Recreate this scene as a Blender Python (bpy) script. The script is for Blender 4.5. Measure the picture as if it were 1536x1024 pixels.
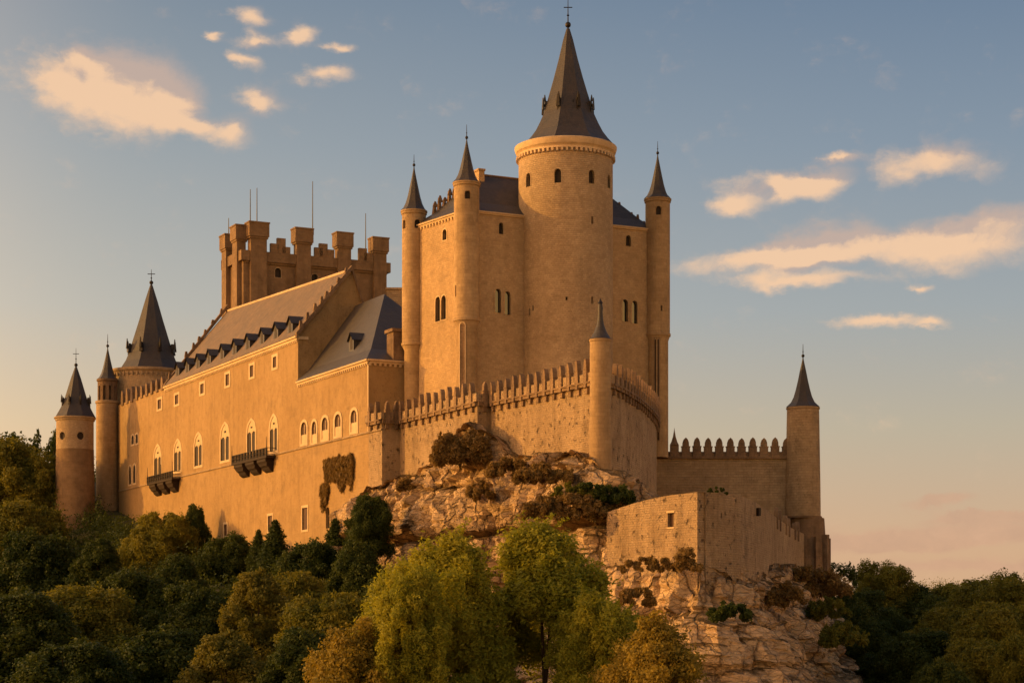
import bpy, bmesh, math, random
import numpy as np
from mathutils import Vector, noise
R = math.radians
for o in list(bpy.data.objects): bpy.data.objects.remove(o)
SC = bpy.context.scene
COL = SC.collection
F = 2909.0; HZ = 939.0; CX = 768.0       # focal length and horizon of the view, in photograph pixels

# ------------------------------------------------------------------ camera, sky, sun, exposure
cd = bpy.data.cameras.new('camera'); cam = bpy.data.objects.new('camera', cd); COL.objects.link(cam)
cam.location = (0, 0, 0); cam.rotation_euler = (R(90), 0, 0)
cd.sensor_width = 36; cd.lens = 36*F/1536; cd.shift_y = (HZ-512)/1536
cd.clip_start = 1; cd.clip_end = 20000
SC.camera = cam
SUN_AZ = R(-84)      # from +Y towards +X: the sun stands on the left
SUN_EL = R(11)
SC.view_settings.view_transform = 'Standard'; SC.view_settings.look = 'None'
SC.view_settings.exposure = 0.0; SC.view_settings.gamma = 1
sl = bpy.data.lights.new('sun', 'SUN'); sun = bpy.data.objects.new('sun', sl); COL.objects.link(sun)
sl.energy = 3.7; sl.angle = R(0.6); sl.color = (1, 0.49, 0.085)
sd = Vector((math.sin(SUN_AZ)*math.cos(SUN_EL), math.cos(SUN_AZ)*math.cos(SUN_EL), math.sin(SUN_EL)))
sun.rotation_euler = sd.to_track_quat('Z', 'Y').to_euler()

W = bpy.data.worlds.new('World'); SC.world = W; W.use_nodes = True
def world():
    nt = W.node_tree; N = nt.nodes; L = nt.links
    for n in list(N): N.remove(n)
    out = N.new('ShaderNodeOutputWorld'); bg = N.new('ShaderNodeBackground'); L.new(bg.outputs[0], out.inputs[0])
    def math_(op, a, b=None, c=None, clamp=False):
        n = N.new('ShaderNodeMath'); n.operation = op; n.use_clamp = clamp
        for i, v in enumerate((a, b, c)):
            if v is None: continue
            if isinstance(v, (int, float)): n.inputs[i].default_value = v
            else: L.new(v, n.inputs[i])
        return n.outputs[0]
    def mix(fac, a, b, mode='MIX'):
        n = N.new('ShaderNodeMix'); n.data_type = 'RGBA'; n.blend_type = mode
        for s, v in ((0, fac), (6, a), (7, b)):
            if isinstance(v, (int, float)): n.inputs[s].default_value = v
            elif isinstance(v, tuple): n.inputs[s].default_value = (*v, 1)
            else: L.new(v, n.inputs[s])
        return n.outputs[2]
    def mrange(v, a, b, c=0.0, d=1.0):
        n = N.new('ShaderNodeMapRange'); n.interpolation_type = 'SMOOTHSTEP'
        L.new(v, n.inputs[0])
        for i, x in enumerate((a, b, c, d)): n.inputs[i+1].default_value = x
        return n.outputs[0]
    tc = N.new('ShaderNodeTexCoord'); g = tc.outputs['Generated']
    sep = N.new('ShaderNodeSeparateXYZ'); L.new(g, sep.inputs[0])
    az = math_('ARCTAN2', sep.outputs[0], sep.outputs[1])
    el = math_('ARCSINE', sep.outputs[2])
    sky = N.new('ShaderNodeTexSky'); sky.sky_type = 'NISHITA'; sky.sun_disc = False
    sky.sun_elevation = SUN_EL; sky.sun_rotation = SUN_AZ
    sky.air_density = 1.0; sky.dust_density = 1.4; sky.ozone_density = 1.2
    sk = mix(1.0, sky.outputs[0], (0.10, 0.10, 0.10), 'MULTIPLY')
    # evening haze: a warm band on the horizon, wider and brighter towards the sun
    dsun = N.new('ShaderNodeVectorMath'); dsun.operation = 'DOT_PRODUCT'; L.new(g, dsun.inputs[0]); dsun.inputs[1].default_value = sd
    ramp = N.new('ShaderNodeValToRGB'); cr = ramp.color_ramp
    L.new(mrange(el, -0.05, 1.2, 0, 1), ramp.inputs[0])
    ramp.inputs[0].links[0].from_node.interpolation_type = 'LINEAR'
    stops = [(-0.05, (.50, .33, .19)), (0.0, (.74, .44, .25)), (0.04, (.70, .44, .265)), (0.10, (.54, .46, .34)), (0.16, (.38, .41, .42)), (0.24, (.25, .315, .39)),
             (0.32, (.15, .22, .325)), (0.6, (.11, .16, .26)), (1.1, (.09, .13, .21))]
    while len(cr.elements) < len(stops): cr.elements.new(0.5)
    for e, (x, c) in zip(cr.elements, stops): e.position = (x+0.05)/1.25; e.color = (*c, 1)
    c = mix(0.88, sk, ramp.outputs[0])
    warm = mrange(dsun.outputs['Value'], -0.15, 0.75)
    c = mix(warm, c, mix(1.0, c, (1.7, 1.38, 1.06), 'MULTIPLY'))
    glow = mrange(dsun.outputs['Value'], 0.3, 1.0)
    c = mix(glow, c, mix(1.0, c, (2.0, 1.2, 0.6), 'ADD'))
    # unseen low sky behind the viewer, brightened to fill the shaded walls
    back = mrange(sep.outputs[1], 0.25, -0.5)
    lowb = mrange(el, 0.75, 0.05)
    bk = math_('MULTIPLY', back, lowb)
    c = mix(bk, c, mix(1.0, c, BACK, 'MULTIPLY'))
    rt2 = math_('MULTIPLY', mrange(sep.outputs[0], 0.38, 0.85), mrange(el, 0.6, 0.05))  # unseen sky far to the right, boosted to warm the walls facing it
    c = mix(rt2, c, mix(1.0, c, (2.6, 1.8, .95), 'MULTIPLY'))
    # clouds, laid out by compass direction and height above the horizon
    cv = N.new('ShaderNodeCombineXYZ'); L.new(az, cv.inputs[0]); L.new(el, cv.inputs[1])
    nz = N.new('ShaderNodeTexNoise'); nz.inputs['Scale'].default_value = 30; nz.inputs['Detail'].default_value = 9; nz.inputs['Roughness'].default_value = .6
    st = N.new('ShaderNodeMapping'); st.inputs['Scale'].default_value = (1, 1.7, 1); L.new(cv.outputs[0], st.inputs[0]); L.new(st.outputs[0], nz.inputs[0])
    wv = N.new('ShaderNodeVectorMath'); wv.operation = 'MULTIPLY_ADD'
    L.new(nz.outputs['Color'], wv.inputs[0]); wv.inputs[1].default_value = (.030, .017, 0); L.new(cv.outputs[0], wv.inputs[2])
    pos = N.new('ShaderNodeVectorMath'); pos.operation = 'SUBTRACT'; L.new(wv.outputs[0], pos.inputs[0]); pos.inputs[1].default_value = (.015, .0085, 0)
    def blobs(lst, pos, shift=0.0):
        acc = None
        for (u, v, w, h, rot) in lst:
            a = math.atan((u-CX)/F); e = math.atan((HZ-v)/math.hypot(F, u-CX))+shift
            m = N.new('ShaderNodeMapping'); m.vector_type = 'TEXTURE'; m.inputs['Location'].default_value = (a, e, 0)
            m.inputs['Rotation'].default_value = (0, 0, R(rot)); m.inputs['Scale'].default_value = (w*1.95/F, h*2.1/F, 1)
            L.new(pos, m.inputs[0])
            gr = N.new('ShaderNodeTexGradient'); gr.gradient_type = 'QUADRATIC_SPHERE'; L.new(m.outputs[0], gr.inputs[0])
            v_ = gr.outputs['Fac']
            acc = v_ if acc is None else math_('ADD', acc, v_)
        return acc
    nz2 = N.new('ShaderNodeTexNoise'); nz2.inputs['Scale'].default_value = 60; nz2.inputs['Detail'].default_value = 7; nz2.inputs['Roughness'].default_value = .62; L.new(pos.outputs[0], nz2.inputs[0])
    puffs = [(85,130,60,28,-8),(150,120,70,42,0),(225,118,60,38,0),(195,165,70,38,-10),(130,92,34,14,0),(262,150,40,30,0),(292,195,34,16,0),(345,198,32,18,0),
        (375,27,32,13,0),(388,63,26,11,0),(455,50,22,10,10),(500,72,26,9,0),(360,93,30,10,-10),(392,157,38,15,0),(488,113,46,13,0),(318,57,12,6,0),
        (1105,308,42,12,0),(1165,278,80,16,0),(1225,268,52,20,10),(1258,236,32,6,0),(1400,243,88,22,0),(1170,385,150,18,3),(1225,372,90,32,10),
        (1420,368,110,32,0),(1480,340,90,24,8),(1190,422,110,9,0),(1320,482,70,8,0),(1395,488,28,6,0),(1375,432,18,7,0)]
    d = blobs(puffs, pos.outputs[0])
    po2 = N.new('ShaderNodeVectorMath'); po2.operation = 'ADD'; L.new(pos.outputs[0], po2.inputs[0]); po2.inputs[1].default_value = (-.011, -.0065, 0)
    dS = blobs(puffs, po2.outputs[0])
    dens = mrange(math_('ADD', d, math_('ADD', math_('MULTIPLY', math_('SUBTRACT', nz.outputs['Fac'], .5), .9), math_('MULTIPLY', math_('SUBTRACT', nz2.outputs['Fac'], .5), .55))), 0.05, .80)
    lit = mrange(d, 0.1, 1.0)
    shade = mrange(math_('ADD', math_('SUBTRACT', d, dS), math_('MULTIPLY', nz2.outputs['Fac'], 1.5)), .42, 1.05)
    cc = mix(shade, (.56, .42, .35), (.93, .61, .38))
    c = mix(math_('MULTIPLY', dens, .9), c, cc)
    low = [(1440,800,230,15,2),(1360,812,160,10,0),(1480,845,200,10,0),(1410,752,45,10,8),(1500,768,60,4,4),(1490,775,90,8,0)]
    d2 = blobs(low, pos.outputs[0])
    dens2 = mrange(math_('ADD', d2, math_('MULTIPLY', math_('SUBTRACT', nz.outputs['Fac'], .5), .5)), 0.05, .6)
    c = mix(math_('MULTIPLY', dens2, .55), c, mix(nz2.outputs['Fac'], (.46, .28, .20), (.78, .44, .27)))
    L.new(c, bg.inputs[0]); bg.inputs[1].default_value = 1.0
BACK = (3.1, 2.15, 1.05)
world()

# ------------------------------------------------------------------ helpers
def P(u, v, Y): return Vector(((u-CX)/F*Y, Y, (HZ-v)/F*Y))
def X(u, Y): return (u-CX)/F*Y
def Z(v, Y): return (HZ-v)/F*Y
WL = {}
def thing(name, label, cat, loc, group=None):
    o = bpy.data.objects.new(name, None); COL.objects.link(o); o.location = loc
    o.empty_display_size = .5
    o['label'] = label; o['category'] = cat
    if group: o['group'] = group
    WL[o.name] = Vector(loc); return o
def tag(o, label, cat, group=None):
    o['label'] = label; o['category'] = cat
    if group: o['group'] = group
class MB:
    def __init__(s): s.v = []; s.f = []; s.uv = []; s.m = []
    def face(s, pts, uv=None, m=0):
        i = len(s.v); s.v += [tuple(p) for p in pts]; s.f.append(tuple(range(i, i+len(pts))))
        if uv is None:
            a = Vector(pts[0]); nrm = Vector((0, 0, 0))
            for k in range(1, len(pts)-1): nrm += (Vector(pts[k])-a).cross(Vector(pts[k+1])-a)
            if nrm.length < 1e-12: nrm = Vector((0, 0, 1))
            nrm.normalize()
            if abs(nrm.z) > .95: uv = [(p[0], p[1]) for p in pts]
            else:
                t = Vector((-nrm.y, nrm.x, 0)).normalized(); b = nrm.cross(t)
                if b.z < 0: b = -b
                uv = [(Vector(p).dot(t), Vector(p).dot(b)) for p in pts]
        s.uv.append(uv); s.m.append(m)
    def box(s, c, dx, sx, sy, z0, z1, top=1.0):      # c: plan centre, dx: plan direction of its length
        dx = Vector((dx[0], dx[1], 0)).normalized(); dy = Vector((-dx.y, dx.x, 0)); c = Vector((c[0], c[1], 0))
        lo = [c+dx*a*sx/2+dy*b*sy/2+Vector((0, 0, z0)) for a, b in ((-1,-1),(1,-1),(1,1),(-1,1))]
        hi = [c+dx*a*sx/2*top+dy*b*sy/2*top+Vector((0, 0, z1)) for a, b in ((-1,-1),(1,-1),(1,1),(-1,1))]
        for i in range(4): j = (i+1) % 4; s.face([lo[i], lo[j], hi[j], hi[i]])
        s.face(hi); s.face(lo[::-1])
    def prism(s, pts, z0, z1, cap=True, bottom=False):
        n = len(pts); d = 0
        for i in range(n):
            a = pts[i]; b = pts[(i+1) % n]; l = math.dist(a, b)
            s.face([(a[0],a[1],z0),(b[0],b[1],z0),(b[0],b[1],z1),(a[0],a[1],z1)], [(d,z0),(d+l,z0),(d+l,z1),(d,z1)]); d += l
        if cap: s.face([(p[0],p[1],z1) for p in pts])
        if bottom: s.face([(p[0],p[1],z0) for p in pts][::-1])
    def lathe(s, c, prof, n=48, rot=0.0, arc=None):      # prof: (radius, z)
        rr = max(r for r, z in prof)
        a0, a1 = arc or (0, 2*math.pi)
        for i in range(n):
            p = a0+rot+(a1-a0)*i/n; q = a0+rot+(a1-a0)*(i+1)/n
            for (r0, z0), (r1, z1) in zip(prof, prof[1:]):
                def pt(a, r, z): return (c[0]+r*math.sin(a), c[1]-r*math.cos(a), z)
                pts = [pt(p,r0,z0), pt(q,r0,z0), pt(q,r1,z1), pt(p,r1,z1)]; uv = [(p*rr,z0+r0), (q*rr,z0+r0), (q*rr,z1+r1 if abs(z1-z0)<.01 else z1), (p*rr,z1)]
                uv = [(p*rr,z0),(q*rr,z0),(q*rr,z1),(p*rr,z1)]
                if r1 < 1e-5: pts = pts[:3]; uv = uv[:3]
                elif r0 < 1e-5: pts = [pts[0], pts[2], pts[3]]; uv = [uv[0], uv[2], uv[3]]
                s.face(pts, uv)
    def tube(s, a, b, r0, r1=None, n=6):
        a = Vector(a); b = Vector(b); r1 = r0 if r1 is None else r1
        d = (b-a).normalized(); x = d.orthogonal().normalized(); y = d.cross(x)
        ra = [a+(x*math.cos(t)+y*math.sin(t))*r0 for t in [2*math.pi*i/n for i in range(n)]]
        rb = [b+(x*math.cos(t)+y*math.sin(t))*r1 for t in [2*math.pi*i/n for i in range(n)]]
        for i in range(n): j = (i+1) % n; s.face([ra[i], ra[j], rb[j], rb[i]])
        s.face(rb); s.face(ra[::-1])
    def build(s, name, mat, parent=None, kind=None, smooth=True, loc=None, weld=True, angle=32):
        off = WL.get(parent.name, Vector((0,0,0))) if parent else Vector((0,0,0))
        base = off if loc is None else Vector((0,0,0))
        me = bpy.data.meshes.new(name); me.from_pydata([tuple(Vector(v)-base) for v in s.v], [], s.f)
        ul = me.uv_layers.new(name='UVMap')
        ul.data.foreach_set('uv', [c for f in s.uv for p in f for c in p])
        for m in (mat if isinstance(mat, (list, tuple)) else [mat]): me.materials.append(m)
        me.polygons.foreach_set('material_index', s.m)
        if weld:
            bm = bmesh.new(); bm.from_mesh(me); bmesh.ops.remove_doubles(bm, verts=bm.verts, dist=1e-3)
            bmesh.ops.recalc_face_normals(bm, faces=bm.faces); bm.to_mesh(me); bm.free()
        if smooth:
            me.polygons.foreach_set('use_smooth', [True]*len(me.polygons)); me.set_sharp_from_angle(angle=R(angle))
        o = bpy.data.objects.new(name, me); COL.objects.link(o)
        if parent: o.parent = parent; WL[o.name] = off
        if loc is not None: o.location = Vector(loc)-off
        if kind: o['kind'] = kind
        return o
class Line:                                   # a wall line in plan: origin, direction, inward normal
    def __init__(s, o, d, inward):
        s.o = Vector(o); s.d = Vector(d).normalized(); n = Vector((-s.d.y, s.d.x)); s.n = n if n.dot(Vector(inward)) > 0 else -n
    def at(s, t, i=0): q = s.o+s.d*t+s.n*i; return (q.x, q.y)
    def su(s, u, i=0):                        # where the sight line of column u meets the wall
        k = (u-CX)/F; o = s.o+s.n*i; return (k*o.y-o.x)/(s.d.x-k*s.d.y)
    def Y(s, u, i=0): return (s.o+s.n*i+s.d*s.su(u, i)).y
    def z(s, u, v, i=0): return Z(v, s.Y(u, i))
    def f(s, t, z, d=0): q = s.o+s.d*t+s.n*d; return Vector((q.x, q.y, z))
class Cyl:
    def __init__(s, c, r): s.c = c; s.r = r
    def f(s, t, z, d=0): a = t/s.r; return Vector((s.c[0]+(s.r-d)*math.sin(a), s.c[1]-(s.r-d)*math.cos(a), z))
def curves(l, r, b, t, kind, n=8):
    w = r-l; c = (l+r)/2
    if kind == 'rect': return [(l,b),(r,b)], [(l,t),(r,t)]
    if kind == 'circ':
        a = [math.pi*(1-i/(2*n)) for i in range(2*n+1)]; m = (b+t)/2; h = (t-b)/2
        return [(c+w/2*math.cos(x), m-h*math.sin(x)) for x in a], [(c+w/2*math.cos(x), m+h*math.sin(x)) for x in a]
    up = []
    for i in range(n+1):
        x = -1+2*i/n
        y = math.sqrt(max(0, 1-x*x))*.5 if kind == 'arch' else (math.sqrt(max(0, 4-(1+abs(x))**2))*.62)
        hd = min(w*.5, (t-b)*.28) if kind == 'arch' else min(w*1.07, (t-b)*.34); yy = y/(.5 if kind == 'arch' else 1.074); up.append((c+x*w/2, t-hd+yy*hd))
    return [(l,b),(r,b)], up
def op(s, b, t, w, kind='rect'):
    return dict(l=s-w/2, r=s+w/2, b=b, t=t, kind=kind)
def face_with_openings(mb, S, s0, s1, z0, z1, ops, ds=None, depth=.45, off=0.0):
    xs = {s0, s1}; zs = {z0, z1}
    for o in ops: xs |= {o['l'], o['r']}; zs |= {o['b'], o['t']}
    if ds:
        n = max(1, round((s1-s0)/ds)); xs |= {s0+(s1-s0)*i/n for i in range(n+1)}
    def clean(q):
        q = sorted(q); r = [q[0]]
        for x in q[1:]:
            if x-r[-1] > 1e-6: r.append(x)
        return r
    xs = clean(xs); zs = clean(zs)
    for a, b in zip(xs, xs[1:]):
        for c, d in zip(zs, zs[1:]):
            mx = (a+b)/2; mz = (c+d)/2
            if any(o['l'] < mx < o['r'] and o['b'] < mz < o['t'] for o in ops): continue
            mb.face([S.f(a,c,off), S.f(b,c,off), S.f(b,d,off), S.f(a,d,off)], [(a,c),(b,c),(b,d),(a,d)])
    for o in ops:
        lo, up = curves(o['l'], o['r'], o['b'], o['t'], o['kind'])
        if o['kind'] != 'rect':
            for p, q in zip(up, up[1:]): mb.face([S.f(*p,off), S.f(*q,off), S.f(q[0],o['t'],off), S.f(p[0],o['t'],off)], [p, q, (q[0],o['t']), (p[0],o['t'])])
        if o['kind'] == 'circ':
            for p, q in zip(lo, lo[1:]): mb.face([S.f(p[0],o['b'],off), S.f(q[0],o['b'],off), S.f(*q,off), S.f(*p,off)])
        ring = lo+up[::-1]
        for i in range(len(ring)):
            p = ring[i]; q = ring[(i+1) % len(ring)]
            if math.dist(p, q) < 1e-5: continue
            mb.face([S.f(*p,off), S.f(*q,off), S.f(*q,off+depth), S.f(*p,off+depth)])
def pane(mb, S, o, d=.38):
    lo, up = curves(o['l'], o['r'], o['b'], o['t'], o['kind']); g = .0
    ring = lo+up[::-1]; r2 = []
    for p in ring:
        if not r2 or math.dist(p, r2[-1]) > 1e-4: r2.append(p)
    mb.face([S.f(*p, d) for p in r2])
def frame(mb, S, o, fw=.22, pr=.08, sill=True, inner=.12, fx=None):
    fx = fx or fw
    lo, up = curves(o['l'], o['r'], o['b'], o['t'], o['kind']); ring = lo+up[::-1]
    lo2, up2 = curves(o['l']-fx, o['r']+fx, o['b']-(fw if sill else 0.001), o['t']+fw*1.15, o['kind']); ring2 = lo2+up2[::-1]
    n = len(ring)
    for i in range(n):
        j = (i+1) % n
        a, b, c, d = ring[i], ring[j], ring2[j], ring2[i]
        mb.face([S.f(*a,-pr), S.f(*b,-pr), S.f(*c,-pr), S.f(*d,-pr)])
        mb.face([S.f(*d,-pr), S.f(*c,-pr), S.f(*c,.02), S.f(*d,.02)])
        if math.dist(a, b) > 1e-5: mb.face([S.f(*a,-pr), S.f(*b,-pr), S.f(*b,inner), S.f(*a,inner)])

# ------------------------------------------------------------------ materials
def newmat(name):
    m = bpy.data.materials.new(name); m.use_nodes = True; nt = m.node_tree
    b = nt.nodes['Principled BSDF']; b.inputs['Roughness'].default_value = .85
    b.inputs['Specular IOR Level'].default_value = .25
    return m, nt, b
class G:
    def __init__(s, nt): s.nt = nt; s.N = nt.nodes; s.L = nt.links
    def put(s, sock, v):
        if isinstance(v, (int, float)): sock.default_value = v
        elif isinstance(v, tuple): sock.default_value = (*v, 1) if len(v) == 3 and sock.type == 'RGBA' else v
        else: s.L.new(v, sock)
    def mix(s, f, a, b, mode='MIX'):
        n = s.N.new('ShaderNodeMix'); n.data_type = 'RGBA'; n.blend_type = mode
        s.put(n.inputs[0], f); s.put(n.inputs[6], a); s.put(n.inputs[7], b); return n.outputs[2]
    def math(s, o, a, b=0.0):
        n = s.N.new('ShaderNodeMath'); n.operation = o; s.put(n.inputs[0], a); s.put(n.inputs[1], b); return n.outputs[0]
    def noise(s, vec, scale, detail=5, rough=.55, mscale=None, dist=0.0):
        n = s.N.new('ShaderNodeTexNoise'); n.inputs['Scale'].default_value = scale; n.inputs['Detail'].default_value = detail
        n.inputs['Roughness'].default_value = rough; n.inputs['Distortion'].default_value = dist
        if mscale:
            m = s.N.new('ShaderNodeMapping'); m.inputs['Scale'].default_value = mscale; s.L.new(vec, m.inputs[0]); vec = m.outputs[0]
        s.L.new(vec, n.inputs[0]); return n.outputs['Fac']
    def rng(s, v, a, b, c=0.0, d=1.0):
        n = s.N.new('ShaderNodeMapRange'); s.L.new(v, n.inputs[0])
        for i, x in enumerate((a, b, c, d)): n.inputs[i+1].default_value = x
        return n.outputs[0]
    def bump(s, h, strength=.5, dist=.1, normal=None):
        n = s.N.new('ShaderNodeBump'); n.inputs['Strength'].default_value = strength; n.inputs['Distance'].default_value = dist
        s.L.new(h, n.inputs['Height'])
        if normal: s.L.new(normal, n.inputs['Normal'])
        return n.outputs[0]
def stone(name, c1, c2, brick=(.7, .3), joint=.35, pit=.4, stain=.35, bs=.5, dist=.08, ps=4.0):
    m, nt, b = newmat(name); g = G(nt)
    tc = g.N.new('ShaderNodeTexCoord'); pos = g.N.new('ShaderNodeNewGeometry').outputs['Position']; uv = tc.outputs['UV']
    big = g.noise(pos, .10, 4, .6); med = g.noise(pos, .9, 6, .65); fine = g.noise(pos, 7, 5, .7)
    streak = g.noise(pos, .55, 5, .65, (1.4, 1.4, .16))
    br = g.N.new('ShaderNodeTexBrick'); g.L.new(uv, br.inputs[0])
    br.inputs['Scale'].default_value = 1; br.inputs['Brick Width'].default_value = brick[0]; br.inputs['Row Height'].default_value = brick[1]
    br.inputs['Mortar Size'].default_value = .025; br.inputs['Mortar Smooth'].default_value = .6; br.offset_frequency = 2; br.squash = .8; br.squash_frequency = 3; br.inputs['Bias'].default_value = 0
    br.inputs['Color1'].default_value = (1, 1, 1, 1); br.inputs['Color2'].default_value = (.74, .71, .68, 1); br.inputs['Mortar'].default_value = (.62, .58, .54, 1)
    col = g.mix(g.rng(big, .35, .65), c1, c2)
    col = g.mix(g.math('MULTIPLY', g.rng(med, .45, .72), .55), col, tuple(x*.72 for x in c2))
    pt = g.noise(pos, .28, 6, .7); col = g.mix(g.math('MULTIPLY', g.rng(pt, .52, .66), stain*.9), col, tuple(x*.55 for x in c2)); col = g.mix(g.math('MULTIPLY', g.rng(pt, .44, .32), stain*.6), col, tuple(min(.8, x*1.22) for x in c1))
    col = g.mix(joint, col, br.outputs['Color'], 'MULTIPLY')
    col = g.mix(g.math('MULTIPLY', g.rng(streak, .5, .75), stain), col, tuple(x*.42 for x in c2))
    pn = g.noise(pos, ps, 4, .6); pits = g.rng(pn, .60, .70)
    col = g.mix(g.math('MULTIPLY', pits, pit), col, tuple(x*.35 for x in c2))
    g.L.new(col, b.inputs['Base Color'])
    h = g.math('SUBTRACT', g.math('ADD', g.math('ADD', g.math('MULTIPLY', fine, .7), g.math('MULTIPLY', pits, -pit)), g.math('MULTIPLY', med, 1.1)), g.math('MULTIPLY', br.outputs['Fac'], joint*1.0))
    g.L.new(g.bump(h, bs, dist), b.inputs['Normal'])
    return m
M = {}
M['plaster'] = stone('plaster', (.41,.27,.125), (.35,.225,.098), (1.1,.45), .14, .45, .36, .7, .14)
M['ashlar'] = stone('ashlar', (.55,.41,.255), (.46,.335,.205), (.50,.24), .75, .3, .25, .8, .10)
M['keep'] = stone('keep_stone', (.60,.42,.235), (.50,.345,.185), (.50,.24), .62, .28, .25, .7, .10)
M['turret'] = stone('turret_stone', (.50,.35,.19), (.38,.26,.14), (.8,.42), .6, .3, .4, .5, .08)
M['rubble'] = stone('rubble_wall', (.60,.43,.26), (.49,.34,.195), (.5,.24), .26, .95, .6, 1.0, .38, 1.5)
M['tower'] = stone('tower_stone', (.52,.38,.23), (.40,.285,.17), (.7,.36), .6, .5, .5, .9, .14)
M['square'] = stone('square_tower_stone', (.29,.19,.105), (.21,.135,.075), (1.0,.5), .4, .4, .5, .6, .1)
M['merlon'] = stone('weathered_stone', (.34,.225,.13), (.20,.13,.08), (.5,.3), .4, .5, .7, .7, .1)
M['trim'] = stone('trim_stone', (.72,.54,.33), (.60,.43,.25), (.9,.5), .25, .2, .3, .4, .04)
M['frame'] = stone('window_surround', (.62,.47,.29), (.54,.40,.24), (.9,.5), .15, .1, .15, .3, .03)
def simple(name, c, rough=.7, metal=0.0, spec=.3):
    m, nt, b = newmat(name); g = G(nt); pos = g.N.new('ShaderNodeNewGeometry').outputs['Position']
    n = g.noise(pos, 2.2, 6, .65)
    g.L.new(g.mix(g.rng(n, .35, .7), c, tuple(x*.6 for x in c)), b.inputs['Base Color'])
    b.inputs['Roughness'].default_value = rough; b.inputs['Metallic'].default_value = metal; b.inputs['Specular IOR Level'].default_value = spec
    return m
M['dark'] = simple('dark_interior', (.035,.022,.014), .7)
M['shutter'] = simple('brown_shutter', (.10,.05,.03), .7)
M['glass'] = simple('window_glass', (.02,.02,.022), .12, 0, .9)
M['iron'] = simple('wrought_iron', (.03,.025,.022), .5, .3)
M['timber'] = simple('dark_timber', (.035,.02,.012), .8)
M['court'] = simple('court_paving', (.35,.27,.19), .9)
def slate(name, c, rough=.5):
    m, nt, b = newmat(name); g = G(nt); tc = g.N.new('ShaderNodeTexCoord'); pos = g.N.new('ShaderNodeNewGeometry').outputs['Position']
    br = g.N.new('ShaderNodeTexBrick'); g.L.new(tc.outputs['UV'], br.inputs[0]); br.inputs['Scale'].default_value = 1
    br.inputs['Brick Width'].default_value = .45; br.inputs['Row Height'].default_value = .32; br.inputs['Mortar Size'].default_value = .02
    br.inputs['Color1'].default_value = (1,1,1,1); br.inputs['Color2'].default_value = (.62,.62,.64,1); br.inputs['Mortar'].default_value = (.4,.4,.4,1)
    n = g.noise(pos, .7, 6, .7, (1,1,.4)); n2 = g.noise(pos, 5, 4, .7)
    col = g.mix(g.rng(n, .35, .7), c, (c[0]*1.7, c[1]*1.45, c[2]*1.15)); col = g.mix(.6, col, br.outputs['Color'], 'MULTIPLY')
    col = g.mix(g.math('MULTIPLY', g.rng(n2, .58, .7), .4), col, tuple(x*.5 for x in c))
    g.L.new(col, b.inputs['Base Color']); b.inputs['Roughness'].default_value = rough; b.inputs['Specular IOR Level'].default_value = .35
    h = g.math('SUBTRACT', g.math('MULTIPLY', n2, .6), br.outputs['Fac']); g.L.new(g.bump(h, .5, .06), b.inputs['Normal'])
    return m
M['slate'] = slate('slate_roof', (.045,.042,.044))
M['tile'] = slate('grey_tile_roof', (.145,.112,.085), .75)
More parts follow.
